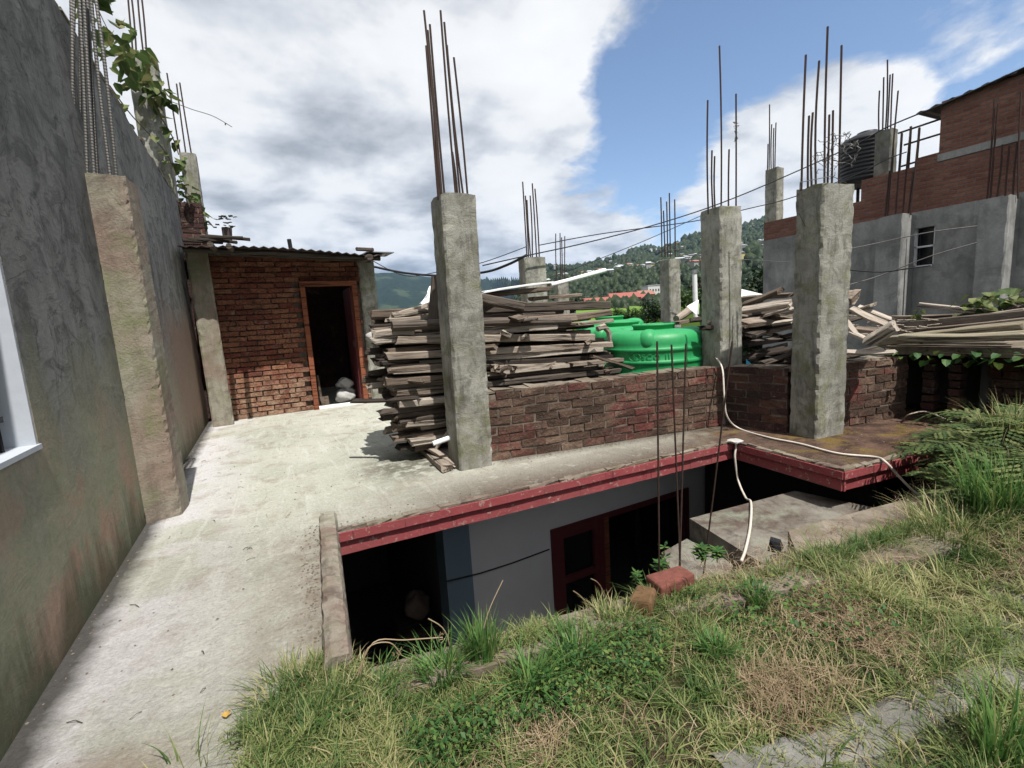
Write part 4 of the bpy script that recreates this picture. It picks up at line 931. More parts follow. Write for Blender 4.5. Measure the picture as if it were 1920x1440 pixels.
# second heap between the two right columns and beyond
G3 = 'planks of the heap behind the corner column'
for k in range(64):
    x = U(4.6, 6.3); y = 3.15 + (x - 4.6) * -.05 + U(0, 1.0); hh = 1.18 - .25 * abs(x - 5.3) ** 1.3 - .15 * abs(y - 3.5)
    z = U(.25, 1.0) ** .8 * max(.3, hh); a = U(-.35, .55); L = U(.6, 1.7); tl = U(-.18, .14)
    dv = Vector((math.cos(a), math.sin(a), tl)) * L / 2; c_ = Vector((x, y, z))
    beam(c_ - dv, c_ + dv, U(.07, .16), U(.02, .06), 'weathered plank thrown on the heap behind the corner column', random.choice([m_wood, m_wood_dark, m_wood_dark, m_wood_dark, m_wood]), U(-.5, .5), group=G3)
hl = [
 (1392, 572, 1462, 545, 5.0, .13, .05, m_wood, 'reddish board tilted up to the right at the top of the heap'),
 (1392, 582, 1482, 568, 4.9, .14, .05, m_wood_pale, 'pale long board near the top of the heap, left of the corner column'),
 (1440, 590, 1482, 578, 4.85, .14, .03, m_wood_pale, 'flat pale board end touching the left side of the corner column'),
 (1392, 560, 1484, 553, 5.3, .12, .05, m_wood, 'brown board lying flat across the crest of the heap'),
 (1392, 622, 1425, 605, 4.75, .08, .03, m_wood, 'thin slanting stick in the dark part of the heap'),
 (1455, 606, 1484, 602, 4.75, .1, .03, m_wood_pale, 'short pale end sticking out low beside the corner column'),
 (1575, 590, 1640, 570, 5.2, .14, .03, m_wood_pale, 'split pink grey board on the heap right of the corner column'),
 (1576, 560, 1607, 557, 5.4, .2, .08, m_wood, 'square cut block end standing on the heap right of the corner column'),
 (1600, 580, 1660, 608, 5.1, .09, .025, m_wood_pale, 'bleached lath sloping down to the right on the heap'),
 (1612, 576, 1672, 600, 5.2, .09, .025, m_wood_pale, 'second bleached lath sloping beside the first on the heap'),
 (1600, 616, 1660, 622, 5.0, .12, .03, m_wood, 'dark edged board low on the heap above the ragged parapet'),
 (1630, 640, 1676, 612, 4.85, .16, .09, m_wood_pale, 'thick cracked block tilted on the end of the ragged parapet'),
 (1592, 622, 1640, 645, 4.9, .08, .03, m_wood_pale, 'splintered stick leaning under the thick cracked block'),
 (1590, 660, 1678, 660, 4.8, .07, .02, m_wood_pale, 'straight pale batten lying just above the ragged parapet'),
 (1585, 600, 1612, 635, 4.9, .07, .02, m_wood_pale, 'short yellowish board propped beside the corner column'),
]
for (u0, v0, u1, v1, xx, W_, T, mat, lab) in hl:
    beam(Px(u0, v0, xx), Px(u1, v1, xx + .02), W_, T, lab, mat, U(.1, .5))
# grey tarp-like log and white sheets left of the tank column
pole(Py(1268, 598, 4.9), Py(1298, 576, 5.0), .05, .06, 'thick grey log end resting behind the green tanks', m_wood, 'log', 'log')
beam(Py(1268, 606, 4.7), Py(1320, 598, 4.7), .12, .05, 'brown board end between the tank and its column', m_wood)
for (pts, lab) in (([(1292, 575), (1320, 562), (1320, 588), (1308, 590)], 'white plastic sheet peeking out left of the column by the tank'), ([(1391, 541), (1426, 553), (1418, 558), (1391, 560)], 'white plastic sheet lying on the heap right of the column by the tank')):
    mb = MB(); q = [Vector(Py(u, v, 4.6)) for u, v in pts]; q = [v + Vector((0, U(-.06, .12), 0)) for v in q]; q2 = [v + Vector((.006, .012, .006)) for v in q]; mb.prism(q, q2)
    tag(mb.build('plastic_sheet', m_sheet), lab, 'sheet')
mb = MB(); q = Vector(Px(1402, 682, 4.35)); mb.add([q + Vector((-.02, 0, -.03)), q + Vector((.02, -.06, -.03)), q + Vector((0, .02, .05)), q + Vector((.03, .03, -.03))], [(0, 1, 2), (1, 3, 2), (0, 2, 3), (0, 3, 1)]); o = mb.build('plastic_scrap', m_blue); tag(o, 'small turquoise plastic scrap on top of the short dark parapet', 'scrap')
mb = MB(); a = Px(1394, 690, 4.35); b = Px(1480, 700, 4.35)
# white pipe post
o = MB().tube([Py(1305, 600, 6.3), Py(1302, 512, 6.3)], .045, 12).build('white_post', m_sheet); tag(o, 'upright white pipe post beyond the tanks', 'post')
MB().tube([Py(1302, 513, 6.3), Py(1302, 506, 6.3)], .055, 12).build('cap', m_tin, o)

# ================================================================ low outbuilding on the right with timbers on its roof
ob = thing('brick_outbuilding', 'low brick outbuilding with dark doorway under an overgrown slab roof', 'outbuilding', (6.3, 1.6, 0))
mb = MB(); mb.slab([(5.50, .4), (7.6, .4), (7.6, 2.75), (5.62, 2.45), (5.56, 1.6)], .62, .70); mb.build('roof_slab', m_ledge, ob)
for (y, wd) in ((2.12, .10), (1.92, .09)):
    t0 = brickwall((5.68, y + wd / 2), (5.68, y - wd / 2), 0, 8, m_brick_dark, .12, parent=ob, name='pier', ragged=False)
brickwall((6.0, 1.78), (6.0, .9), 0, 8, m_brick, .12, parent=ob, name='wall', ragged=False)
mb = MB(); mb.box((6.06, 1.3, .3), (.06, 1.1, .6)); mb.box((6.6, 1.6, .3), (.1, 2.4, .62)); mb.box((6.0, 2.52, .3), (1.3, .1, .62)); mb.build('inner_wall', m_darkin, ob)
bl = [
 (1690, 632, 1925, 628, 5.55, .20, .06, m_mossbeam, 'flat mossy beam along the front edge of the outbuilding roof'),
 (1655, 640, 1925, 612, 5.75, .16, .09, m_mossbeam, 'long brown green beam second from the edge of the outbuilding roof'),
 (1680, 612, 1925, 590, 6.1, .16, .10, m_wood_dark, 'dark squared beam lying at the back of the outbuilding roof'),
 (1722, 571, 1890, 588, 6.6, .10, .05, m_wood_pale, 'thin grey pole propped up at its left end on the outbuilding roof'),
 (1672, 596, 1880, 588, 6.7, .08, .05, m_wood, 'straight mossy pole lying behind the dark squared beam'),
 (1690, 622, 1925, 600, 5.95, .12, .05, m_wood, 'cracked board between the beams of the outbuilding roof'),
 (1800, 604, 1925, 583, 6.4, .14, .07, m_wood, 'wide brown board on the far right of the outbuilding roof'),
]
for (u0, v0, u1, v1, xx, W_, T, mat, lab) in bl:
    beam(Px(u0, v0, xx), Px(u1, v1, xx), W_, T, lab, mat, U(-.1, .1), bend=.015)
o = MB().tube([Px(1885, 588, 6.6), Px(1903, 577, 6.6), Px(1918, 579, 6.6)], [.03, .05, .045], 10).build('rusty_pipe', m_tin_rust); tag(o, 'rusty bent pipe end above the beams at the right edge', 'pipe')
mb = MB()
for k in range(60):
    u = U(1590, 1760); p = Px(u, 585 + U(0, 45) + (u - 1590) * .08, 5.9 + U(-.3, .4)); a = U(-.6, .6); l = U(.05, .18)
    mb.tube([p, p + np.array([U(-.05, .05), -l * math.cos(a), l * math.sin(a) * .5])], .006, 4)
o = mb.build('splinter_litter', m_wood_pale); tag(o, 'litter of twigs and splinters over the heap and outbuilding roof', 'litter', None, 'stuff')

# ================================================================ hoses
def smooth(pts, n_=8):
    P = [Vector(p) for p in pts]; out = []
    for i in range(len(P) - 1):
        p0 = P[max(i - 1, 0)]; p1 = P[i]; p2 = P[i + 1]; p3 = P[min(i + 2, len(P) - 1)]
        for k in range(n_):
            s_ = k / n_; out.append(.5 * ((2 * p1) + (p2 - p0) * s_ + (2 * p0 - 5 * p1 + 4 * p2 - p3) * s_ ** 2 + (3 * p1 - p0 - 3 * p2 + p3) * s_ ** 3))
    return out + [P[-1]]
pts = [Py(1318, 641, 3.55), Py(1340, 668, 3.3), Py(1354, 690, 3.1), Py(1358, 740, 3.02), Py(1363, 780, 3.0), Pz(1385, 803, .012), Pz(1440, 820, .012), Pz(1500, 832, .012), Pz(1570, 850, .012), Pz(1640, 857, .012), Pz(1660, 866, .02), Py(1685, 893, 1.60), Py(1720, 926, 1.50), Py(1760, 942, 1.38), Py(1788, 945, 1.3)]
o = MB().tube(smooth(pts), .0085, 8).build('hose', m_hose, smooth=True); tag(o, 'long cream hose running from the green tank across the mossy wing into the bushes', 'hose')
pts = [Pz(1362, 829, .012), Pz(1374, 828, .03), Py(1380, 836, 2.66), Py(1378, 858, 2.65), Py(1384, 900, 2.62), Py(1398, 933, 2.45), Pz(1408, 942, zp + .012), Pz(1407, 985, zp + .012), Pz(1398, 1030, zp + .012), Pz(1390, 1052, zp + .012)]
o = MB().tube(smooth(pts), .009, 8).build('hose', m_hose, smooth=True); tag(o, 'short white hose hanging from the terrace corner onto the platform', 'hose')
mb = MB(); c_ = Pz(1378, 829, .01); mb.lathe([(.001, .0), (.06, .0), (.065, .014), (.05, .02), (.001, .022)], c_, 14); mb.v = [(x + U(-.008, .008), y + U(-.006, .006), z) for x, y, z in mb.v]; o = mb.build('rag', m_sack); tag(o, 'white rag holding the hose on the terrace corner', 'rag')
pts = [Py(1692, 790, 2.2), Py(1703, 778, 2.1), Py(1735, 772, 2.0), Py(1770, 785, 1.8), Py(1800, 800, 1.6)]
o = MB().tube(smooth(pts), .007, 6).build('bent_stick', m_wood_pale, smooth=True); tag(o, 'thin bent stick arching before the dark doorway of the outbuilding', 'stick')

# ================================================================ foreground bars, bricks
barz = [(1232, 640, 1236, 1062, 'left rusty bar of the group rising from the retaining wall'), (1259, 646, 1276, 1080, 'second rusty bar from the left, leaning to the right'), (1286, 644, 1274, 1078, 'third rusty bar, crossing the second one near its foot'), (1373, 640, 1322, 1052, 'rightmost rusty bar, tilted well to the right')]
ybar = 1.55
for (u0, v0, u1, v1, lab) in barz:
    p1 = np.array(Py(u0, v0, ybar)); p0 = np.array(Py(u1, v1, ybar + (.12 if u1 > 1300 else 0))); dd_ = (p1 - p0); p0 = p0 - dd_ * .12
    n_ = 60; MBq = MB(); MBq.tube([p0 + (p1 - p0) * k / n_ for k in range(n_ + 1)], [.0042 * (1.12 if k % 2 else 1) for k in range(n_ + 1)], 7)
    tag(MBq.build('rebar', m_steel), lab, 'rebar', 'rusty bars rising from the retaining wall')
mb = MB(); c_ = Pz(1258, 1088, -.0); mb.box((c_[0], c_[1], -.01), (.20, .10, .07), -.1, .006); o = mb.build('brick', plain('orange_red_brick', (.13, .044, .034), .95, var=.7, scale=26, bump=.6)); tag(o, 'orange red brick lying on the ledge at the foot of the bars', 'brick')
bm_ = o.modifiers.new('b', 'BEVEL'); bm_.width = .008; bm_.segments = 2
mb = MB(); c_ = Pz(1208, 1130, -.03); mb.box((c_[0], c_[1], -.025), (.13, .09, .07), .5, .012); o = mb.build('brick', plain('mossy_brown_brick', (.11, .062, .03), .95, var=.6, scale=25, bump=.6)); tag(o, 'mossy brown half brick on the ledge left of the red one', 'brick')
bm_ = o.modifiers.new('b', 'BEVEL'); bm_.width = .012; bm_.segments = 2
mb = MB(); c_ = Pz(1455, 1022, -.09); mb.box((c_[0], c_[1], -.085), (.06, .05, .05), .4, .012); o = mb.build('stone', m_black); tag(o, 'small dark stone on the rough kerb by the hose end', 'stone')

# ================================================================ right building
rb = thing('unfinished_building', 'unfinished grey building with brick upper storey on the far right', 'building', (11.5, 3.5, -4))
GX = 11.0; gt = 2.72
wyc, wzc = 4.30, 2.06
mb = MB()   # plaster wall with a window hole
hy0, hy1, hz0, hz1 = 4.13, 4.47, 1.70, 2.42
mb.box((GX + .125, (7.45 + hy1) / 2, (gt - 4) / 2), (.25, 7.45 - hy1, gt + 4)); mb.box((GX + .125, (hy0 - 2) / 2, (gt - 4) / 2), (.25, hy0 + 2, gt + 4))
mb.box((GX + .125, (hy0 + hy1) / 2, (hz0 - 4) / 2), (.25, hy1 - hy0, hz0 + 4)); mb.box((GX + .125, (hy0 + hy1) / 2, (hz1 + gt) / 2), (.25, hy1 - hy0, gt - hz1))
mb.box((14, 7.35, (gt - 4) / 2), (5.8, .2, gt + 4))
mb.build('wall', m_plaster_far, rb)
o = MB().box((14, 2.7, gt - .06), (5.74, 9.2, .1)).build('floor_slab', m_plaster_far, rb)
wn = MB(); 
for y in (hy0 + .02, hy1 - .02): wn.box((GX + .10, y, (hz0 + hz1) / 2), (.06, .04, hz1 - hz0))
wn.box((GX + .10, (hy0 + hy1) / 2, hz0 + .02), (.06, hy1 - hy0, .04)); wn.box((GX + .10, (hy0 + hy1) / 2, hz0 + .38), (.06, hy1 - hy0, .03))
wn = wn.build('window', m_sheet, rb)
MB().box((GX + .16, (hy0 + hy1) / 2, (hz0 + hz1) / 2), (.01, hy1 - hy0, hz1 - hz0)).build('pane', m_window_in, wn)
mb = MB(); mb.box((GX + .115, 5.79, gt + .21), (.23, 3.3, .42)); mb.box((GX + .11, 4.75, gt + .62), (.22, 1.22, .40)); mb.box((GX + .11, 4.30, gt + .89), (.22, .34, .14)); mb.box((13.9, 7.32, gt + .21), (5.5, .23, .42)); mb.build('parapet', m_farbrick, rb)
mb = MB(); mb.box((GX + .115, .9, gt + .9), (.23, 6.48, 1.8)); mb.box((13, 4.03, gt + .9), (3.7, .22, 1.8)); mb.build('upper_wall', m_farbrick, rb)
mb = MB(); mb.box((GX + .11, .9, gt + .86), (.25, 6.50, .12)); mb.build('tie_beam', m_plaster_far, rb)
# tin roof of the upper storey: wavy edge
mb = MB(); vs = []; fs = []; ny = 120
for i in range(ny + 1):
    y = 4.45 - i * .055; zz = gt + 1.70 + (4.45 - y) * .10
    for x in (GX - .12, GX + 4): vs.append((x, y, zz + .02 * math.sin(i * 1.6) + (x - GX) * .02))
for i in range(ny): fs.append((2 * i, 2 * i + 1, 2 * i + 3, 2 * i + 2))
mb.add(vs, fs, .5); rf = mb.build('roof', m_tin_rust, rb); rf.modifiers.new('t', 'SOLIDIFY').thickness = .012
def bcol(label, u0, u1, v, x, dpt, zb, lst, mat=m_plaster_far, planex=None, rad=.013, top=None):
    l = Px(u0, v, x); r = Px(u1, v, x); zt = (l[2] + r[2]) / 2
    y1, y0 = l[1], r[1]
    c = thing('concrete_column', label, 'column', (x + dpt / 2, (y0 + y1) / 2, zb), 'unfinished concrete columns')
    q = [(x, y0), (x + dpt, y0), (x + dpt, y1), (x, y1)]
    MB().shaft([(a, b, zb) for a, b in q], [(a, b, zt) for a, b in q], .008, .12, .02).build('shaft', mat, c)
    bars(c, lst, m_steel, lambda u, v_: Px(u, v_, planex or x + dpt / 2), rad)
    return c
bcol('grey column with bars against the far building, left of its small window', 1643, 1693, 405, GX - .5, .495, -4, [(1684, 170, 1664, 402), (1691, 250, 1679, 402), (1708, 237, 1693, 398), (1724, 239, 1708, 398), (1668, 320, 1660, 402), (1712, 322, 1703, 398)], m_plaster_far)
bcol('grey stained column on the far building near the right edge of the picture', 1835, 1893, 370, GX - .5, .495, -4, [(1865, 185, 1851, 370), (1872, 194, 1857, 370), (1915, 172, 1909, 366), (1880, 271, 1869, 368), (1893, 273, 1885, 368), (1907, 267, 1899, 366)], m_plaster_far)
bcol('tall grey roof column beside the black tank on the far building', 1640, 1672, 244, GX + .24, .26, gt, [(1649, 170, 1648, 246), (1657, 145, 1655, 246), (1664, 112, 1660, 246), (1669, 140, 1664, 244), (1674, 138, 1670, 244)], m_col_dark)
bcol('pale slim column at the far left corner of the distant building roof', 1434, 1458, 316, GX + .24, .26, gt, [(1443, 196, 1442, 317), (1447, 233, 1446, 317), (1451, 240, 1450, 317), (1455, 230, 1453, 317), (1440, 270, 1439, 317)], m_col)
# black tank on a stand
tk = thing('water_tank', 'black ribbed water tank on the roof of the far unfinished building', 'water tank', (13, 6.25, 3.85))
prof = [(.001, 0), (.52, 0)]
z = .06
while z < .95: prof += [(.52, z), (.545, z + .03), (.52, z + .06)]; z += .085
prof += [(.48, 1.02), (.30, 1.10), (.2, 1.11), (.2, 1.16), (.001, 1.17)]
MB().lathe([(a, b + 3.85) for a, b in prof], (13, 6.25, 0), 40).build('body', m_black, tk, True)
mb = MB()
for (x, y) in ((12.7, 5.95), (13.3, 5.95), (12.7, 6.55), (13.3, 6.55)): mb.tube([(x, y, gt - .02), (x, y, 3.86)], .035, 6)
mb.build('stand', m_steel, tk)
# pipe frame
fr = thing('pipe_railing', 'dark metal pipe railing beside the brick upper storey of the far building', 'railing', (11.4, 4.6, gt))
mb = MB(); xx = GX + .35
for (a, b) in (((1684, 250), (1770, 221)), ((1695, 272), (1770, 249)), ((1690, 312), (1768, 288))): mb.tube([Px(*a, xx), Px(*b, xx)], .018, 6)
mb.build('rail', m_steel, fr)
for (a, b) in (((1691, 250), (1683, 345)), ((1708, 237), (1700, 340)), ((1724, 240), (1714, 336))): MB().tube([Px(*a, xx), Px(b[0], b[1] + 25, xx)], .02, 6).build('upright', m_steel, fr)
# stain marks on the plaster column
mb = MB()

# ================================================================ overhead cables
def cable(label, pts, rad, mat=m_cable):
    P = [tuple(Py(u, v, y)) for (u, v, y) in pts]; o = MB().tube(smooth(P, 6), rad, 5).build('cable', mat); return tag(o, label, 'cable')
cable('main overhead power cable rising from the far column to the upper right corner', [(905, 498, 6.4), (985, 480, 6.4), (1100, 455, 6.2), (1240, 418, 5.9), (1380, 370, 5.4), (1590, 278, 4.3), (1660, 240, 3.7), (1780, 190, 2.95), (1920, 127, 2.2), (1990, 96, 1.9)], .010)
cable('second overhead cable dipping below the main one past the corner column', [(1010, 460, 6.4), (1130, 438, 6.2), (1300, 415, 5.7), (1400, 392, 5.2), (1480, 372, 4.8), (1600, 330, 4.1), (1660, 300, 3.7), (1700, 285, 3.5)], .008)
cable('thin cable slanting down behind the white pipe on the timber pile', [(1320, 402, 8.5), (1200, 455, 9), (1060, 510, 9.5), (1000, 530, 9.8)], .009)
cable('thick bundled cable hanging from the far column toward the shed', [(700, 500, 9.0), (760, 512, 8.6), (830, 517, 8.2), (905, 511, 7.4), (950, 497, 6.8), (988, 478, 6.5)], .022)
cable('thin cable from the shed corner sagging behind the nearest column', [(695, 487, 8.1), (760, 517, 8.5), (830, 508, 7.6), (905, 492, 6.8), (988, 462, 6.5)], .007)
cable('thin wire tied from the far thin bars to the column by the tank', [(1240, 476, 6.4), (1266, 468, 6.2), (1320, 480, 5.5), (1400, 487, 4.9), (1482, 492, 4.3)], .005, m_steel_grey)
cable('upper pale wire stretched across the grey wall of the far building', [(1578, 470, 4.2), (1650, 455, 3.9), (1740, 436, 3.4), (1832, 424, 2.95)], .008, m_steel_grey)
cable('lower pale wire stretched across the grey wall of the far building', [(1578, 538, 4.2), (1650, 517, 3.9), (1740, 482, 3.4), (1832, 455, 2.95)], .008, m_steel_grey)
cable('dark wire crossing the column left of the small far window', [(1578, 505, 4.2), (1650, 510, 3.85), (1700, 504, 3.5), (1745, 498, 3.3)], .010)

# ================================================================ plants
def blade_field(N_, pos, hgt, wid, mat, name, lean=.5, seg=3, rr=None, dirs=None, curl=1.0):
    base = pos; a = np.random.uniform(0, 2 * np.pi, N_) if dirs is None else dirs
    h = hgt; L = lean * np.random.uniform(.15, 1.25, N_); w_ = wid
    ts = np.linspace(0, 1, seg + 1); V = np.zeros((N_, (seg + 1) * 2 - 1, 3)); side = np.stack([-np.sin(a), np.cos(a), np.zeros(N_)], 1); fw = np.stack([np.cos(a), np.sin(a), np.zeros(N_)], 1)
    tw = np.random.uniform(-.8, .8, N_)[:, None]; side = side * np.cos(tw) + np.array([0, 0, 1]) * np.sin(tw) * .3
    for i, s_ in enumerate(ts):
        c = base + fw * (L * h * s_ ** 1.7 * curl)[:, None] + np.array([0, 0, 1]) * (h * (s_ - .42 * L * s_ ** 2.2))[:, None]
        ww = w_ * (1 - s_ ** 1.6) * .5
        if i < seg: V[:, 2 * i] = c - side * ww[:, None]; V[:, 2 * i + 1] = c + side * ww[:, None]
        else: V[:, 2 * i] = c
    K_ = (seg + 1) * 2 - 1; idx = np.arange(N_)[:, None] * K_; T = []
    for i in range(seg - 1): T += [[2 * i, 2 * i + 1, 2 * i + 3], [2 * i, 2 * i + 3, 2 * i + 2]]
    T.append([2 * seg - 2, 2 * seg - 1, 2 * seg]); T = np.array(T)
    Fq = (idx[:, None, :] + T[None]).reshape(-1, 3); r_ = np.repeat(np.random.rand(N_) if rr is None else rr, len(T))
    return np_mesh(name, V.reshape(-1, 3), Fq, 3, r_, mat)
def vnoise(x, y, s, seed):
    # cheap smooth pseudo noise from a few sines
    rs = np.random.RandomState(seed); o = np.zeros_like(x)
    for k in range(7):
        a, b, c = rs.uniform(-1, 1, 3); f = s * rs.uniform(.6, 1.8); o += np.sin((x * a + y * b) * f * 2 + c * 9)
    return o / 4.2
gz_v = np.vectorize(gz); led_v = np.vectorize(led_y)
def in_path(x, y):
    r = np.zeros(len(x), bool); n_ = len(pp); j = n_ - 1
    for i in range(n_):
        xi, yi = pp[i]; xj, yj = pp[j]; c = ((yi > y) != (yj > y)) & (x < (xj - xi) * (y - yi) / (yj - yi + 1e-9) + xi); r ^= c; j = i
    return r
def scatter(N_, near=True):
    # denser towards the camera side
    n_ = int(N_ * 2.2); x = np.random.uniform(-.32, 6.2, n_); y = np.random.uniform(-.2, 1.72, n_)
    d_ = np.hypot(x, y); keep = np.random.rand(n_) < np.clip(2.2 / (d_ + .4) ** 1.15, 0, 1)
    yl = led_v(np.maximum(x, .02)); keep &= (y < yl - .10)
    keep &= ~((x < .06) & (y > 1.50 + .5 * (x + .2))) & (x > -.24 + .04 * np.sin(y * 17)) | ((x > -.3) & (y < 1.1))
    keep &= ~((x < -.12) & (y > 1.35)); keep &= d_ > .62
    keep &= ~((x > 2.0) & (y > yl - .24) & (np.random.rand(n_) < .8))
    ip = in_path(x, y); keep &= ~(ip & (np.random.rand(n_) < .5))
    x = x[keep][:N_]; y = y[keep][:N_]; return x, y
DRY = [(1560, 1150, .22), (1470, 1280, .18), (1640, 1200, .18), (690, 1262, .14), (1400, 1340, .08), (1000, 1400, .10), (2000, 1090, .25), (1620, 1055, .16)]
DRYC = [(Pz(u, v, -.07)[0], Pz(u, v, -.07)[1], r_) for u, v, r_ in DRY]
def dryness(x, y):
    o = np.zeros_like(x); xx = x + .10 * vnoise(x, y, 5, 77); yy = y + .08 * vnoise(x, y, 5, 78)
    for (cx, cy, r_) in DRYC: o = np.maximum(o, 1.15 - np.hypot(xx - cx, (yy - cy) * 1.35) / r_ * .65)
    return np.clip(o, 0, 1)
x, y = scatter(46000); z = gz_v(x, y)
# grass creeping over the edge of the ramp and the ledge
xe = np.random.uniform(-.27, .20, 16000); ye = np.random.uniform(1.02, 1.80, 16000); lim = -.20 + .06 * np.sin(ye * 11) + .04 * np.sin(ye * 31) + np.clip(ye - 1.5, 0, 1) * .55
k = (xe > lim + np.abs(np.random.normal(0, .035, 16000)) * .9) & (ye < 1.74 + .06 * np.sin(xe * 23)) & (np.random.rand(16000) < np.clip(1.9 - ye, .15, 1)); xe = xe[k]; ye = ye[k]
xl = np.random.uniform(.25, 4.2, 14000); yl_ = led_v(xl) - np.abs(np.random.normal(0, .07, 14000)) - .01; k = (np.random.rand(14000) < np.where(xl < .95, np.where(xl < .62, .05, .35), np.where(xl < 1.25, .10, np.where(xl < 1.75, .6, .25)))); xl = xl[k]; yl_ = yl_[k]
x = np.concatenate([x, xe, xl]); y = np.concatenate([y, ye, yl_]); z = np.concatenate([z, np.full(len(xe), .0), np.full(len(xl), -.05)]); M_ = len(x)
nb = vnoise(x, y, 1.9, 3); nd_ = dryness(x, y); nc = vnoise(x, y, 6, 41)
hh = np.clip(.045 + .02 * nb + .018 * nc, .018, .12) * np.random.lognormal(0, .35, M_)
dry = np.clip(.58 + .14 * nb + .10 * nc + .42 * (nd_ - .2) + .20 * np.random.randn(M_), 0, 1); wid = .0026 + .0034 * np.random.rand(M_) ** 1.5; dirs = np.random.uniform(0, 6.283, M_); pos = np.stack([x, y, z - .005], 1)
cx_, cy_ = scatter(3400); ok = (dryness(cx_, cy_) < .75); cx_ = cx_[ok]; cy_ = cy_[ok]
cxe = np.random.uniform(.3, 4.0, 420); cye = led_v(cxe) - np.abs(np.random.normal(.10, .05, 420)); sel = (cxe > 1.25) | ((cxe > .62) & (cxe < .98)) | (np.random.rand(420) < .12); cx_ = np.concatenate([cx_, cxe[sel]]); cy_ = np.concatenate([cy_, cye[sel]])
cxr = np.random.uniform(-.22, .14, 130); cyr = np.random.uniform(1.15, 1.75, 130); sel = cxr > -.19 + np.clip(cyr - 1.5, 0, 1) * .6; cx_ = np.concatenate([cx_, cxr[sel]]); cy_ = np.concatenate([cy_, cyr[sel]])
NC = len(cx_); nbl = np.random.randint(9, 30, NC); ci = np.repeat(np.arange(NC), nbl); T_ = len(ci)
big = vnoise(cx_, cy_, 2.6, 55); chh = np.clip(.085 + .045 * big, .04, .16) * np.random.lognormal(0, .28, NC); ctone = np.clip(.46 + .26 * vnoise(cx_, cy_, 3.4, 66) + .16 * np.random.randn(NC), 0, .95); cdir = np.random.uniform(0, 6.283, NC); csp = np.random.uniform(.5, 1.6, NC)
ra = np.random.uniform(0, 6.283, T_); rr2 = np.random.uniform(.004, .024, T_) ; px_ = cx_[ci] + rr2 * np.cos(ra); py_ = cy_[ci] + rr2 * np.sin(ra)
onr = (px_ < .16) & (py_ > 1.15) & (px_ < .02 + .35 * (py_ - 1.2))
pz_ = np.where(onr, np.maximum(gz_v(px_, py_), -.002), np.where(py_ > led_v(np.maximum(px_, .02)) - .11, -.05, gz_v(px_, py_)))
d2 = np.where(np.random.rand(T_) < .6, ra, cdir[ci]) + np.random.normal(0, .5, T_)
pos = np.concatenate([pos, np.stack([px_, py_, pz_ - .004], 1)]); hh = np.concatenate([hh, chh[ci] * np.random.uniform(.5, 1.2, T_)]); wid = np.concatenate([wid, .0034 + .0036 * np.random.rand(T_)]); dirs = np.concatenate([dirs, d2]); dry = np.concatenate([dry, np.clip(ctone[ci] + .12 * np.random.randn(T_), 0, 1)])
g = blade_field(len(pos), pos, np.clip(hh, .015, .2), wid, m_grass, 'grass', 1.2, 4, dry, dirs); tag(g, 'dense green and straw coloured grass covering the bank in the foreground', 'grass', None, 'stuff')
# matted dry straw
x, y = scatter(70000); nd_ = dryness(x, y); k = np.random.rand(len(x)) < np.clip(nd_ * 1.1 - .22, .03, 1); x = x[k][:12000]; y = y[k][:12000]; z = gz_v(x, y); M_ = len(x)
g = blade_field(M_, np.stack([x, y, z + .012], 1), np.random.uniform(.04, .12, M_), .0020 + .0020 * np.random.rand(M_), m_grass_d, 'dry_straw', 1.9, 3); tag(g, 'matted dry straw lying in patches between the green grass', 'straw', None, 'stuff')
xl = np.random.uniform(1.6, 4.4, 2600); yl_ = led_v(xl) + np.random.normal(.02, .12, 2600); zl = np.where(yl_ > led_v(xl), -.10, -.05); k = (yl_ < led_v(xl) + .24)
g = blade_field(int(k.sum()), np.stack([xl, yl_, zl + .008], 1)[k], np.random.uniform(.02, .07, int(k.sum())), .0018 + .0018 * np.random.rand(int(k.sum())), m_grass_d, 'dead_stems', 2.3, 3); tag(g, 'dead stems littering the broad kerb beside the platform', 'stems', None, 'stuff')
# small broad leaved ground cover
def leaf_field(pos, size, mat, name, tilt=.6):
    N_ = len(pos); a = np.random.uniform(0, 2 * np.pi, N_); ti = np.random.uniform(-.2, tilt, N_)
    fw = np.stack([np.cos(a) * np.cos(ti), np.sin(a) * np.cos(ti), np.sin(ti)], 1); sd_ = np.stack([-np.sin(a), np.cos(a), np.random.uniform(-.4, .4, N_)], 1)
    s_ = size[:, None]; V = np.stack([pos, pos + fw * s_ * .45 + sd_ * s_ * .28, pos + fw * s_, pos + fw * s_ * .45 - sd_ * s_ * .28], 1)
    V[:, 1, 2] += size * .08; V[:, 3, 2] += size * .08
    idx = np.arange(N_)[:, None] * 4; T = np.array([[0, 1, 2], [0, 2, 3]]); Fq = (idx[:, None, :] + T[None]).reshape(-1, 3)
    return np_mesh(name, V.reshape(-1, 3), Fq, 3, np.repeat(np.random.rand(N_), 2), mat)
x, y = scatter(60000); nl = vnoise(x, y, 2.4, 21); k = (nl > .25) & (y > .75) & (x < 2.0) & (x > .1) & (np.random.rand(len(x)) < .3); x = x[k][:3600]; y = y[k][:3600]; z = gz_v(x, y) + np.random.uniform(.005, .11, len(x)); sz = np.random.uniform(.014, .032, len(x))
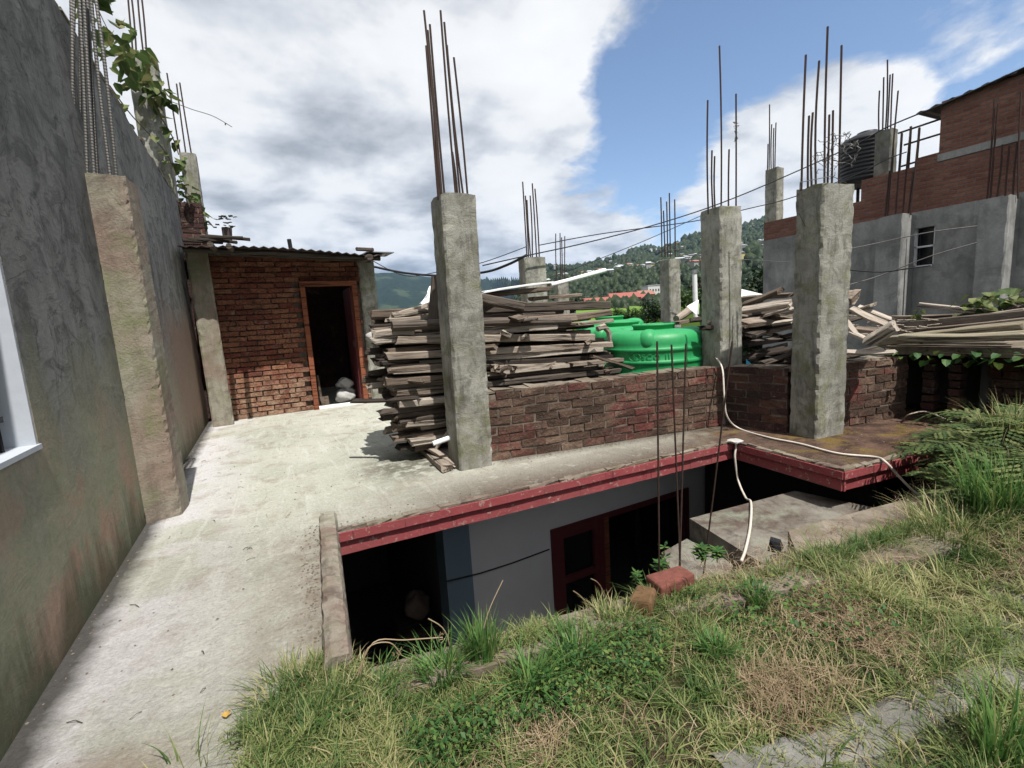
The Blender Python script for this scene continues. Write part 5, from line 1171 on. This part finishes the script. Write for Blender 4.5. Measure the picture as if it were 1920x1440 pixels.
for (u, v, r_, n_) in ((1130, 1265, .20, 900), (870, 1390, .12, 420), (590, 1405, .10, 320), (1010, 1330, .12, 380)):
    c = Pz(u, v, -.07); a = np.random.uniform(0, 6.283, n_); q = r_ * np.random.rand(n_) ** .6; x2 = c[0] + q * np.cos(a) * 1.5; y2 = np.minimum(c[1] + q * np.sin(a) * .8, led_v(np.maximum(x2, .02)) - .12)
    x = np.concatenate([x, x2]); y = np.concatenate([y, y2]); z = np.concatenate([z, gz_v(x2, y2) + np.random.uniform(.01, .10, n_)]); sz = np.concatenate([sz, np.random.uniform(.012, .026, n_)])
g = leaf_field(np.stack([x, y, z], 1), sz, m_leaf, 'ground_cover', .8); tag(g, 'low broad leaved weeds mixed into the grass by the ledge', 'weeds', None, 'stuff')
# crumbs of mortar and grit
def grit():
    P = []
    for k in range(420): x = U(.3, 3.6); P.append((x, 2.905 - .057 * (x - .26) + abs(random.gauss(0, .10)) + .01, .002))
    for k in range(420): x = U(1.3, 4.05); P.append((x, 3.60 - .175 * (x - 1.6) - abs(random.gauss(0, .05)) - .02, .002))
    for k in range(160): P.append((U(4.0, 5.6), U(1.75, 2.35), .002))
    for k in range(200): y = U(1.7, 3.1); P.append((.055 + (y - 1.66) * .093 - abs(random.gauss(0, .06)) - .01, y, .002))
    for k in range(200): P.append((-.82 + abs(random.gauss(0, .05)), U(1.5, 7.8), .002))
    for k in range(200): x = U(-.7, 1.6); P.append((x, U(1.6, 7.6) if x < 0 else U(3.1, 7.6), .002))
    mb = MB()
    for p in P:
        r_ = U(.002, .0075); vs = [(p[0] + dx * r_ * U(.6, 1.3), p[1] + dy * r_ * U(.6, 1.3), p[2] + dz * r_ * U(.5, 1.0)) for dx, dy, dz in ((1, 0, 0), (0, 1, 0), (-1, 0, 0), (0, -1, 0), (0, 0, 1), (0, 0, -.4))]
        mb.add(vs, [(0, 1, 4), (1, 2, 4), (2, 3, 4), (3, 0, 4), (1, 0, 5), (2, 1, 5), (3, 2, 5), (0, 3, 5)])
    tag(mb.build('grit', m_ledge), 'crumbs of mortar and grit scattered over the terrace', 'grit', None, 'stuff')
grit()
# distinct tufts
def tuft(label, u, v, N_, h, spread, mat, zc=None, lean=.55, wid=.006, z0=-.07, name='grass_tuft'):
    c = Pz(u, v, z0); z0 = max(z0, gz(c[0], c[1]) - .01) if c[0] > 1.5 else z0; r_ = spread * np.sqrt(np.random.rand(N_)); a = np.random.uniform(0, 6.28, N_)
    pos = np.stack([c[0] + r_ * np.cos(a), c[1] + r_ * np.sin(a), np.full(N_, z0)], 1)
    dirs = a + np.random.normal(0, .7, N_)
    o = blade_field(N_, pos, h * np.random.uniform(.45, 1.1, N_), wid * np.random.uniform(.6, 1.3, N_), mat, name, lean, 5, None, dirs)
    return tag(o, label, 'grass', 'tall grass tufts')
tuft('tall grass tuft spilling over the foot of the ramp at the kerb end', 560, 1330, 520, .18, .11, m_grass, lean=.8)
tuft('bright green grass tuft standing before the blue pilaster', 905, 1235, 240, .20, .06, m_grass_g, lean=.45, wid=.007)
tuft('arching green tuft just right of the bright one on the ledge', 1000, 1290, 170, .17, .07, m_grass_g, lean=1.0, wid=.007)
tuft('grass tuft hiding the ledge left of the brown half brick', 1140, 1180, 260, .12, .10, m_grass, lean=.8)
tuft('leaning green tuft left of the bright tuft on the ledge', 830, 1275, 190, .17, .07, m_grass_g, lean=.9)
tuft('dense tuft in the grass below the grey wall', 1080, 1240, 230, .17, .09, m_grass_g, lean=.8)
tuft('tuft of yellowish blades at the kerb end of the ledge', 700, 1310, 170, .14, .08, m_grass_g, lean=.9)
tuft('tuft with long arching blades in the lower left of the bank', 620, 1370, 230, .18, .09, m_grass, lean=1.1)
tuft('lush green tuft to the right below the red brick', 1420, 1130, 200, .11, .05, m_grass_g, lean=.6)
tuft('deep green tuft in the middle of the grass below the bars', 1340, 1230, 180, .12, .05, m_grass_g, lean=.9)
tuft('wiry pale tuft growing around the two bricks', 1280, 1150, 240, .10, .12, m_grass, lean=.9, wid=.004)
tuft('long bladed tuft in the lower right corner of the bank', 1880, 1420, 150, .22, .07, m_grass_g, lean=.5, wid=.008)
tuft('sparse thin tuft at the bottom of the ramp', 720, 1435, 50, .16, .12, m_grass, lean=.8, wid=.004)
tuft('thin straggling tuft leaning over the ramp near the bottom edge', 350, 1440, 24, .15, .08, m_grass, lean=.9, wid=.004, z0=0)
tuft('tall green grass clump beside the ferns at the right edge', 1870, 985, 520, .34, .16, m_grass_g, lean=.55, wid=.008)
tuft('yellow green grass clump under the ferns near the kerb', 1800, 1010, 300, .26, .20, m_grass, lean=.9, wid=.006)
tuft('pale wiry grass clump in front of the big fern', 1830, 930, 260, .30, .16, m_grass, lean=.8, wid=.005)
tuft('yellowish grass clump at the right edge below the outbuilding', 1900, 900, 260, .36, .18, m_grass, lean=.7, wid=.005)
tuft('straggling grass clump over the end of the broad kerb', 1740, 985, 160, .18, .10, m_grass, lean=.9, wid=.005)
# loose seed stalks against the dark opening
G5 = 'seed stalks against the dark opening'
for (pts, lab) in (([(665, 1250), (700, 1205), (760, 1200), (830, 1195)], 'long bowed seed stalk reaching across the dark opening'), ([(672, 1245), (690, 1215), (730, 1205), (752, 1228)], 'short hooked seed stalk at the kerb end of the dark opening'), ([(895, 1200), (915, 1150), (943, 1088)], 'straight pale stalk rising before the grey wall'), ([(850, 1230), (835, 1185), (803, 1160)], 'leaning stalk left of the bright green tuft'), ([(1120, 1150), (1095, 1125), (1075, 1108)], 'pale blade sticking out before the maroon window'), ([(1150, 1130), (1125, 1098), (1108, 1085)], 'second pale blade before the maroon window')):
    P = [Py(u, v, 1.56) for u, v in pts]; P[0][2] -= .05; o = MB().tube(smooth(P, 5), [.0024] * (5 * (len(P) - 1) + 1), 4)
    for k in range(10):
        q = P[-1] + np.array([U(-.03, .01), U(-.01, .01), U(-.015, .02)]) if 'seed' in lab else P[-1]
        if 'seed' in lab: o.tube([q, q + np.array([U(-.012, .012), 0, U(-.004, .016)])], .0016, 4)
    tag(o.build('seed_stalk', m_grass_d), lab, 'stalk', G5)
# leafy weeds
def weed(label, u, v, h, nl, plane_y, mat=m_leaf, lw=.03, whorls=3, z0=-.06):
    base = Vector(Py(u, v, plane_y)); base.z = min(base.z, z0) if z0 is not None else base.z
    t_ = thing('weed_plant', label, 'weed', base)
    mb = MB(); mb.tube([base, base + Vector((U(-.01, .01), 0, h * .5)), base + Vector((U(-.02, .02), 0, h))], [.003, .0025, .0015], 5); mb.build('stem', m_stem, t_)
    mb = MB()
    for k in range(whorls):
        c = base + Vector((0, 0, h * (.45 + .55 * k / max(1, whorls - 1))))
        for j in range(nl):
            a = j * 6.283 / nl + k * .5 + U(-.2, .2); L = lw * U(.8, 1.3) * 1.6; d1 = Vector((math.cos(a), math.sin(a), U(-.1, .4))); s1 = Vector((-math.sin(a), math.cos(a), 0)) * lw * .35
            mb.add([c, c + d1 * L * .5 + s1, c + d1 * L, c + d1 * L * .5 - s1], [(0, 1, 2), (0, 2, 3)])
    mb.build('foliage', mat, t_)
weed('slim whorled weed rising between the bars beside the red brick', 1247, 1060, .10, 5, 1.62, lw=.024, whorls=2)
weed('leafy weed under the left bar on the ledge', 1238, 1062, .06, 6, 1.58, lw=.03)
weed('bushy weed right of the red brick at the step', 1315, 1060, .10, 8, 1.60, lw=.030, whorls=5)
weed('second bushy weed by the foot of the rightmost bar', 1345, 1055, .07, 8, 1.55, lw=.026, whorls=4)
weed('greyish feathery weed left of the brown half brick', 1195, 1100, .07, 7, 1.62, lw=.02, whorls=4)
weed('dark leafy weed low in the grass at the bottom of the bank', 600, 1420, .05, 8, 1.4, lw=.026, whorls=4)
# ferns at the right
def frond(mb, sm, base, dirv, L, droop, pw):
    n_ = 15; pts = []
    for k in range(n_ + 1):
        s_ = k / n_; pts.append(base + dirv * L * s_ + Vector((0, 0, L * (.75 * s_ - droop * s_ ** 2.1))))
    sm.tube(pts, [.003 * (1 - .7 * k / n_) for k in range(n_ + 1)], 4)
    sd_ = dirv.cross(Vector((0, 0, 1))).normalized()
    for k in range(2, n_ + 1):
        s_ = k / n_; l = pw * math.sin(math.pi * min(1, .15 + .85 * (1 - s_)) ** .8) * U(.8, 1.15); fw = (pts[k] - pts[k - 1]).normalized()
        for sg in (-1, 1):
            d1 = (sd_ * sg + fw * .45 + Vector((0, 0, U(-.25, .1)))).normalized(); r0 = rnd()
            for q in range(4):   # leaflets
                c = pts[k] + d1 * l * (q + .3) / 4
                mb.add([c, c + fw * l * .16 + d1 * l * .1, c + d1 * l * .36, c - fw * l * .14 + d1 * l * .1], [(0, 1, 2), (0, 2, 3)], r0 * .8 + rnd() * .2)
def fern(label, c, n_, L, pw, up_=.5):
    c = (c[0], c[1], gz(c[0], c[1]) - .01)
    t_ = thing('fern', label, 'fern', c, 'ferns on the right bank'); mb = MB(); sm = MB(); b = Vector(c)
    for k in range(n_):
        a = k * 6.283 / n_ * 1.618 * 2 + U(-.3, .3); dv = Vector((math.cos(a), math.sin(a), 0)) * U(.5, 1); frond(mb, sm, b + dv * .02, dv, L * U(.65, 1.1), U(.45, .8), pw)
    mb.build('frond', m_fern, t_); sm.build('stem', m_stem, t_)
fern('big pale fern at the right edge under the outbuilding roof', (4.15, 1.14, .05), 15, .62, .13)
fern('fern leaning over the end of the red fascia', (3.62, 1.12, -.06), 13, .42, .10)
fern('dark fern tucked against the outbuilding doorway', (4.75, 1.28, .05), 13, .60, .13)
fern('fern farther right beside the tall grass clump', (3.8, 1.02, .0), 13, .50, .12)
fern('tall fern spreading in front of the outbuilding doorway', (4.35, 1.24, 0), 16, .66, .13)
fern('arching fern at the far right edge above the grass clump', (4.0, 1.06, 0), 14, .6, .12)
fern('low fern hanging over the rough kerb', (3.05, 1.02, -.06), 10, .26, .06)
fern('upper fern on the slope at the far right edge', (4.5, 1.18, .15), 13, .6, .13)
# trailing creeper on the outbuilding roof edge
def creeper(label, pts, nl, sz, mat=m_vine, name='creeper', sag=0.1, rad=.004):
    P = smooth(pts, 8); t_ = thing(name, label, name, P[0]); MB().tube(P, rad, 5).build('stem', m_stem, t_); mb = MB()
    for k in range(nl):
        p = random.choice(P) + Vector((U(-1, 1), U(-1, 1), U(-1, .4))) * sag; a = U(0, 6.28); s_ = sz * U(.6, 1.2)
        f_ = Vector((math.cos(a), math.sin(a), U(-1.2, .0))).normalized(); q = f_.cross(Vector((U(-.3, .3), U(-.3, .3), 1))).normalized(); nrm = q.cross(f_) * .12 * s_
        mb.add([p, p + f_ * s_ * .2 + q * s_ * .42 + nrm, p + f_ * s_ * .6 + q * s_ * .36, p + f_ * s_ * 1.05 - nrm, p + f_ * s_ * .6 - q * s_ * .36, p + f_ * s_ * .2 - q * s_ * .42 + nrm], [(0, 1, 2, 3), (0, 3, 4, 5)])
    mb.build('foliage', mat, t_)
creeper('trailing creeper hanging along the outbuilding roof edge', [(5.52, 2.42, .68), (5.46, 1.9, .66), (5.45, 1.5, .66), (5.44, 1.0, .66), (5.42, .6, .66)], 110, .07, m_leaf, sag=.11)
creeper('bright leafy creeper on top of the beams at the right edge', [Px(1840, 580, 6.6), Px(1880, 562, 6.7), Px(1930, 545, 6.8)], 150, .13, m_fern, sag=.22)
creeper('small sprig growing from the beams above the outbuilding', [Px(1700, 618, 6.2), Px(1712, 596, 6.2), Px(1724, 578, 6.2)], 16, .07, m_fern, sag=.04)
creeper('vine climbing over the top of the tall leafy post', [Py(165, -30, 6.0), Py(205, 60, 6.4), Py(250, 110, 7.4), Py(275, 150, 8.3), Py(300, 165, 8.3)], 130, .15, sag=.2)
creeper('vine trailing down the right side of the tall leafy post', [Py(250, 110, 8.3), Py(290, 200, 8.3), Py(320, 250, 8.3), Py(335, 290, 8.3)], 14, .15, sag=.06, rad=.008)
creeper('vine dangling along the far top edge of the plaster wall', [Py(205, 160, 5.0), Py(250, 220, 6.6), Py(310, 285, 8.2), Py(330, 330, 8.4)], 14, .12, sag=.08, rad=.006)
creeper('yellowish vine on the lower part of the post over the shed', [Py(325, 310, 9.3), Py(345, 350, 9.3), Py(365, 385, 9.3), Py(375, 410, 9.3)], 80, .13, m_fern, sag=.14)
creeper('bare arching tendril reaching out from the leafy post into the sky', [Py(320, 190, 8.4), Py(360, 205, 8.4), Py(400, 218, 8.4), Py(435, 238, 8.4)], 1, .05, sag=.01, rad=.005)
# litter on the ramp
G6 = 'twigs scattered on the ramp'
for k in range(24):
    x = U(-.7, .0); y = U(1.7, 6.5); a = U(0, 3.14); l = U(.015, .07)
    tag(MB().tube([(x, y, .004), (x + l * .5 * math.cos(a), y + l * .5 * math.sin(a), .010), (x + l * math.cos(a + .12), y + l * math.sin(a + .12), .004)], U(.001, .0018), 4).build('twig', m_wood_dark), 'tiny dark twig lying on the pale ramp concrete', 'twig', G6)
mb = MB(); c_ = Pz(424, 1345, .01)
for k in range(4): a = k * .5 + .8; d1 = Vector((math.cos(a), math.sin(a), .5)); s1 = Vector((-math.sin(a), math.cos(a), 0)) * .006; b = Vector(c_); mb.add([b, b + d1 * .010 + s1 * .7, b + d1 * .022, b + d1 * .010 - s1 * .7], [(0, 1, 2, 3)])
o = mb.build('dry_leaf', plain('yellow_leaf', (.34, .20, .04), .7)); tag(o, 'curled yellow orange leaf lying on the lower ramp', 'leaf')

# ================================================================ far landscape
def th_of(u): r = ray(u, 560); return math.atan2(r[0], r[1])
prof_px = [(600, 500), (705, 514), (740, 512), (770, 517), (800, 521), (830, 523), (870, 521), (915, 519), (950, 516), (985, 513), (1030, 511), (1080, 507), (1110, 502), (1135, 494), (1180, 482), (1230, 474), (1265, 464), (1300, 455), (1330, 446), (1390, 436), (1440, 424), (1520, 408), (1640, 395), (1900, 380)]
TH = []; TE = []
for (u, v) in prof_px:
    r = ray(u, v); TH.append(math.atan2(r[0], r[1])); TE.append(r[2] / math.hypot(r[0], r[1]))
tL, tR = th_of(880), th_of(1010)
def sst(a, b, x): t_ = np.clip((x - a) / (b - a), 0, 1); return t_ * t_ * (3 - 2 * t_)
def fbm(x, y, seed):
    rs = np.random.RandomState(seed); o = np.zeros_like(x); amp = 1; f = 1
    for k in range(5):
        for q in range(3):
            a = rs.uniform(0, 6.28); ph = rs.uniform(0, 6.28); o += amp * np.sin((x * np.cos(a) + y * np.sin(a)) * f + ph) / 3
        amp *= .55; f *= 2.05
    return o
def terrain_z(th, r):
    e = np.interp(th, TH, TE); D = 3600 + (1300 - 3600) * sst(tL, tR, th)
    x = r * np.sin(th); y = r * np.cos(th)
    Hh = e * D + H
    zr = np.where(r < 60, -4.5 - 1.5 * sst(14, 60, r), -6 + 8 * sst(60, 160, r) + 12 * sst(160, 420, r))
    up_ = np.clip((r - 240) / (D - 240), 0, 1.0); zR = zr + (Hh - 14) * up_ ** 1.15
    zL = -5 - 170 * sst(40, 1400, r) + (Hh + 175) * sst(1200, 3600, r) ** 1.0
    k = sst(tL, tR, th); z = zL * (1 - k) + zR * k
    z = np.where(r > D, Hh - (r - D) * .12, z)
    nz = fbm(x * .009, y * .009, 5) * np.clip(r - 150, 0, 900) * .018 + fbm(x * .03, y * .03, 9) * np.clip(r - 100, 0, 600) * .006
    return z + nz * np.clip(1.0 - .75 * np.exp(-((r - D) / (.12 * D)) ** 2), 0, 1)
ths = np.concatenate([np.linspace(-math.pi, -.2, 50), np.linspace(-.19, 1.6, 420), np.linspace(1.61, math.pi, 40)])
rs_ = np.concatenate([[7.9], np.geomspace(14, 7500, 170)])
TT, RR = np.meshgrid(ths, rs_, indexing='ij'); ZZ = terrain_z(np.clip(TT, TH[0], TH[-1]), RR); ZZ[:, 0] = -6
V = np.stack([RR * np.sin(TT), RR * np.cos(TT), ZZ], -1).reshape(-1, 3); nr_ = len(rs_); i, j = np.meshgrid(np.arange(len(ths) - 1), np.arange(nr_ - 1), indexing='ij'); a = (i * nr_ + j).ravel()
Q = np.stack([a, a + 1, a + nr_ + 1, a + nr_], 1)
hl_ = np_mesh('hills', V, Q[:, ::-1], 4, np.full(len(Q), .5), m_hill); tag(hl_, kind='structure')
hl_.data.polygons.foreach_set('use_smooth', [True] * len(hl_.data.polygons))
# far wood: tree crowns over the slopes and the ridge line, one mass
def clump_mesh(name, P, S, mat):
    ico = np.array([(0, 0, 1), (.89, 0, .45), (.28, .85, .45), (-.72, .53, .45), (-.72, -.53, .45), (.28, -.85, .45), (.72, .53, -.4), (-.28, .85, -.4), (-.89, 0, -.4), (-.28, -.85, -.4), (.72, -.53, -.4)])
    fc = [(0, 1, 2), (0, 2, 3), (0, 3, 4), (0, 4, 5), (0, 5, 1), (1, 6, 2), (2, 7, 3), (3, 8, 4), (4, 9, 5), (5, 10, 1), (2, 6, 7), (3, 7, 8), (4, 8, 9), (5, 9, 10), (1, 10, 6)]
    N_ = len(P); V = ico[None] * np.random.uniform(.65, 1.3, (N_, 11, 1)) * S[:, None, None] * np.array([1, 1, 1.25]) + P[:, None]
    Fq = (np.arange(N_)[:, None, None] * 11 + np.array(fc)[None]).reshape(-1, 3); return np_mesh(name, V.reshape(-1, 3), Fq, 3, np.repeat(np.random.rand(N_), len(fc)), mat)
N_ = 15000; th = np.random.uniform(tL - .05, th_of(1460), N_); r = 1310 * np.random.rand(N_) ** .6; r = np.maximum(r, 150)
x_, y_ = r * np.sin(th), r * np.cos(th); k = (fbm(x_ * .02, y_ * .02, 31) + .5 * np.random.randn(N_) > -.1); th = th[k]; r = r[k]
P = np.stack([r * np.sin(th), r * np.cos(th), terrain_z(th, r)], 1); S = np.random.uniform(2.0, 5.2, len(P)) * np.clip(r / 500, .55, 1.2); P[:, 2] += S * .6
th2 = np.random.uniform(tL, th_of(1450), 700); r2 = 1300 + np.random.uniform(-30, 10, 700); P2 = np.stack([r2 * np.sin(th2), r2 * np.cos(th2), terrain_z(th2, r2)], 1); S2 = np.random.uniform(3, 9, 700) * (.5 + .8 * (np.sin(th2 * 60) > .1)); P2[:, 2] += S2 * .7
o = clump_mesh('woods', np.concatenate([P, P2]), np.concatenate([S, S2]), m_treeleaf); tag(o, 'dark woods spread over the far hillside up to its ridge', 'woods', None, 'stuff')
# hillside houses
def far_house(name, c, L, W_, hh, wm, rm, rot, lab, group=None, flat=False, wins=0):
    t_ = thing(name, lab, 'house', c, group); mb = MB(); mb.box((c[0], c[1], c[2] + hh / 2 - .6), (L, W_, hh + 1.2), rot); mb.build('wall', wm, t_)
    R3 = Matrix.Rotation(rot, 3, 'Z'); C_ = Vector(c)
    if flat: MB().box((c[0], c[1], c[2] + hh + .15), (L * 1.06, W_ * 1.06, .3), rot).build('roof', rm, t_)
    else:
        q = [R3 @ Vector((sx * L * .55, sy * W_ * .6, hh)) + C_ for sx, sy in ((-1, -1), (1, -1), (1, 1), (-1, 1))] + [R3 @ Vector((sx * L * .5, 0, hh + W_ * .28)) + C_ for sx in (-1, 1)]
        mb = MB(); mb.add(q, [(0, 1, 5, 4), (2, 3, 4, 5), (1, 2, 5), (3, 0, 4), (0, 3, 2, 1)], .5); mb.build('roof', rm, t_)
    for k in range(wins):
        col_, row = k % 4, k // 4
        p = R3 @ Vector(((col_ - 1.5) * L * .22, -W_ / 2 - .02, hh * (.25 + .42 * row))) + C_; MB().box(p, (L * .09, .12, hh * .17), rot).build('window', m_black, t_)
    return t_
wm1 = plain('pale_house_wall', (.5, .5, .48), .9); wm2 = plain('pink_house_wall', (.40, .18, .15), .9); rm1 = plain('red_tin_roof', (.26, .08, .065), .7); rm2 = plain('grey_tin_roof', (.38, .40, .42), .5); rm4 = plain('dark_tin_roof', (.14, .14, .15), .6); rm3 = plain('rust_roof', (.24, .12, .09), .7); wm3 = plain('ochre_house_wall', (.42, .36, .17), .9)
def at_terr(u, rr):
    th_ = th_of(u); return (rr * math.sin(th_), rr * math.cos(th_), float(terrain_z(np.array([th_]), np.array([float(rr)]))[0]))
def set_house(u, v, rr, *a, **k):
    r_ = ray(u, v); s_ = rr / math.hypot(r_[0], r_[1]); return far_house(a[0], (r_[0] * s_, r_[1] * s_, H + r_[2] * s_), *a[1:], **k)
set_house(1170, 585, 190, 'pink_house', 11.5, 8, 5.2, wm2, rm1, -.5, 'largest pink house with rows of windows below the far hill', wins=8)
set_house(1113, 578, 185, 'red_roofed_house', 12, 7, 2.0, wm2, rm1, -.5, 'long low house with a red roof left of the pink house', wins=4)
set_house(1195, 577, 205, 'pink_house', 9, 7, 3.6, wm2, rm1, -.3, 'smaller pink house with red roof right behind the big one', wins=4)
set_house(1208, 570, 220, 'ochre_house', 7, 7, 4.0, wm3, rm3, -.3, 'ochre yellow house between the pink houses and the white block', wins=4)
set_house(1221, 562, 240, 'white_house', 6.5, 7, 6.5, wm1, rm2, -.3, 'tall white block house above the ochre one', flat=True, wins=8)
set_house(1318, 556, 230, 'pink_house', 9, 7, 4.5, wm2, rm3, -.4, 'pink house half hidden by the white pipe post', wins=4)
G7 = 'small pale houses dotted over the far hillside'
wm4 = plain('grey_house_wall', (.26, .26, .25), .9); walls = [wm1, wm4, wm4, wm3]; roofs = [rm2, rm2, rm4, rm3]
protos = []
for k in range(230):
    u = U(930, 1440); th_ = th_of(u); f_ = U(.12, .93); rr = 240 + (1290 - 240) * f_
    if u < 1000 and rr < 500: continue
    c = at_terr(u, rr); mats_ = random.randrange(4)
    t_ = tag(MB().box((0, 0, 1.6), (1, 1, 3.6)).build('hillside_house', walls[mats_], at=(0, 0, 0)), 'tiny pale house among the trees on the far hillside', 'house', G7) if k == -1 else None
    L = U(4, 8); W_ = U(4, 7); hh = U(2.5, 5.5); mb = MB(); rot = U(-.8, .4); R3 = Matrix.Rotation(rot, 3, 'Z'); C_ = Vector(c)
    mb.box((c[0], c[1], c[2] + hh / 2 + 1.2), (L, W_, hh + 2), rot, 0, .5, 0)
    q = [R3 @ Vector((sx * L * .55, sy * W_ * .6, hh + 2.2)) + C_ for sx, sy in ((-1, -1), (1, -1), (1, 1), (-1, 1))] + [R3 @ Vector((sx * L * .5, 0, hh + 2.2 + W_ * .25)) + C_ for sx in (-1, 1)]
    mb.add(q, [(0, 1, 5, 4), (2, 3, 4, 5), (1, 2, 5), (3, 0, 4), (0, 3, 2, 1)], .5, 1)
    tag(mb.build('hillside_house', [walls[mats_], roofs[random.randrange(4)]], at=c), 'tiny pale roofed house among the trees on the far hillside', 'house', G7)
# green fields on the near slope
def fieldmat():
    n = N('rice_field'); p = n.pos(); f = n.noise(p, .2, 5, .6); s_ = n.noise(n.map(p, (.2, .2, 3)), 2, 4, .6)
    return n.out(n.mix(n.math('ADD', n.math('MULTIPLY', f, .5), n.math('MULTIPLY', s_, .5)), (.045, .11, .018), (.16, .24, .05)), 1, spec=.05)
mf = fieldmat(); mb = MB()
for (u0, u1, v0, v1, rr) in ((1080, 1175, 590, 578, 62), (1075, 1160, 606, 592, 48), (1180, 1245, 583, 574, 80), (1275, 1312, 578, 560, 70)):
    q = []
    for (u, v, k) in ((u0, v0, 1), (u1, v0, 1), (u1, v1, 1.25), (u0, v1, 1.25)):
        r_ = ray(u, v); s_ = rr * k / math.hypot(r_[0], r_[1]); q.append(EYE + r_ * s_)
    mb.prism([tuple(p - np.array([0, 0, 3])) for p in q], [tuple(p) for p in q])
o = mb.build('fields', mf); tag(o, kind='structure')
# trees one can tell apart
def tree(label, c, h, cr, N_, ls, mat=m_treeleaf, name='tree', trunk=.3, squash=1.0):
    t_ = thing(name, label, 'tree', c, None); b = Vector(c); tr = MB()
    tr.tube([b, b + Vector((U(-.1, .1), U(-.1, .1), h * .35)), b + Vector((U(-.2, .2), U(-.2, .2), h * .75))], [h * .03, h * .024, h * .01], 8)
    lobes = []
    for k in range(9):
        a = U(0, 6.28); q = b + Vector((cr * .55 * math.cos(a) * rnd() ** .5, cr * .55 * math.sin(a) * rnd() ** .5, h * U(trunk, .88))); lobes.append((q, cr * U(.32, .6)))
        tr.tube([b + Vector((0, 0, h * .3)), (b + q) / 2 + Vector((0, 0, h * .15)), q], [h * .012, h * .008, h * .004], 5)
    tr.build('trunk', m_bark, t_)
    P = []
    for k in range(N_):
        q, r_ = random.choice(lobes); d_ = Vector((random.gauss(0, 1), random.gauss(0, 1), random.gauss(0, 1))).normalized() * r_ * rnd() ** .4; P.append(q + d_ * 1.0)
    P = np.array([tuple(p) for p in P]); P[:, 2] = c[2] + (P[:, 2] - c[2]) * squash
    o = leaf_field(P, ls * np.random.uniform(.6, 1.3, N_), mat, 'crown', 1.0); o.data.transform(Matrix.Translation(-b)); o.parent = t_
    return t_
q = Py(1412, 560, 8.6); tree('dark leafy tree squeezed between the tank column and the far grey building', (q[0], 8.6, -1.5), 4.1, 1.1, 2600, .16)
def tree_px(label, u, v, rr, h, cr, N_, ls, mat=m_treeleaf, **k):
    r_ = ray(u, v); s_ = rr / math.hypot(r_[0], r_[1]); p = EYE + r_ * s_; tree(label, (p[0], p[1], p[2] - .3), h, cr, N_, ls, mat, **k)
m_treemid = leafmat('mid_green_leaves', [(0, (.02, .05, .012)), (.6, (.06, .11, .025)), (1, (.14, .18, .05))], .2, .4, patch_amt=.4)
tree_px('round green tree right of the pink houses', 1216, 603, 70, 2.2, 2.2, 1500, .42, m_treemid)
tree_px('bushy green tree just left of the distant column behind the tank', 1180, 604, 62, 1.5, 1.8, 1300, .36, m_treemid)
tree_px('dark broad tree beside the distant column behind the tank', 1226, 606, 45, 2.2, 1.5, 1300, .26)
tree_px('light green tree between the distant column and the white post', 1284, 590, 60, 3.4, 2.2, 1500, .36, m_treemid)
tree_px('dark tree behind the white pipe post', 1312, 580, 80, 5.0, 2.8, 1500, .5)
tree_px('small bright palm like tree above the end of the timber pile', 1158, 594, 50, 1.0, .9, 500, .22, m_treemid)
tree_px('dark tree clump below the red roofed house', 1100, 597, 90, 2.2, 2.6, 1500, .5)
tree_px('dark tree far left of the red roofed house', 1084, 588, 130, 3.4, 3.6, 1500, .7)
# haze
hb = MB(); hb.box((600, 2000, 160), (15400, 15800, 1500)); hz = hb.build('haze', N('haze_air').m); tag(hz, kind='stuff')
hn = hz.data.materials[0].node_tree; vo = hn.nodes.new('ShaderNodeVolumePrincipled'); vo.inputs['Color'].default_value = (.42, .62, .95, 1); vo.inputs['Density'].default_value = .00006; vo.inputs['Anisotropy'].default_value = .0
oo = hn.nodes.new('ShaderNodeOutputMaterial'); hn.links.new(vo.outputs[0], oo.inputs['Volume'])
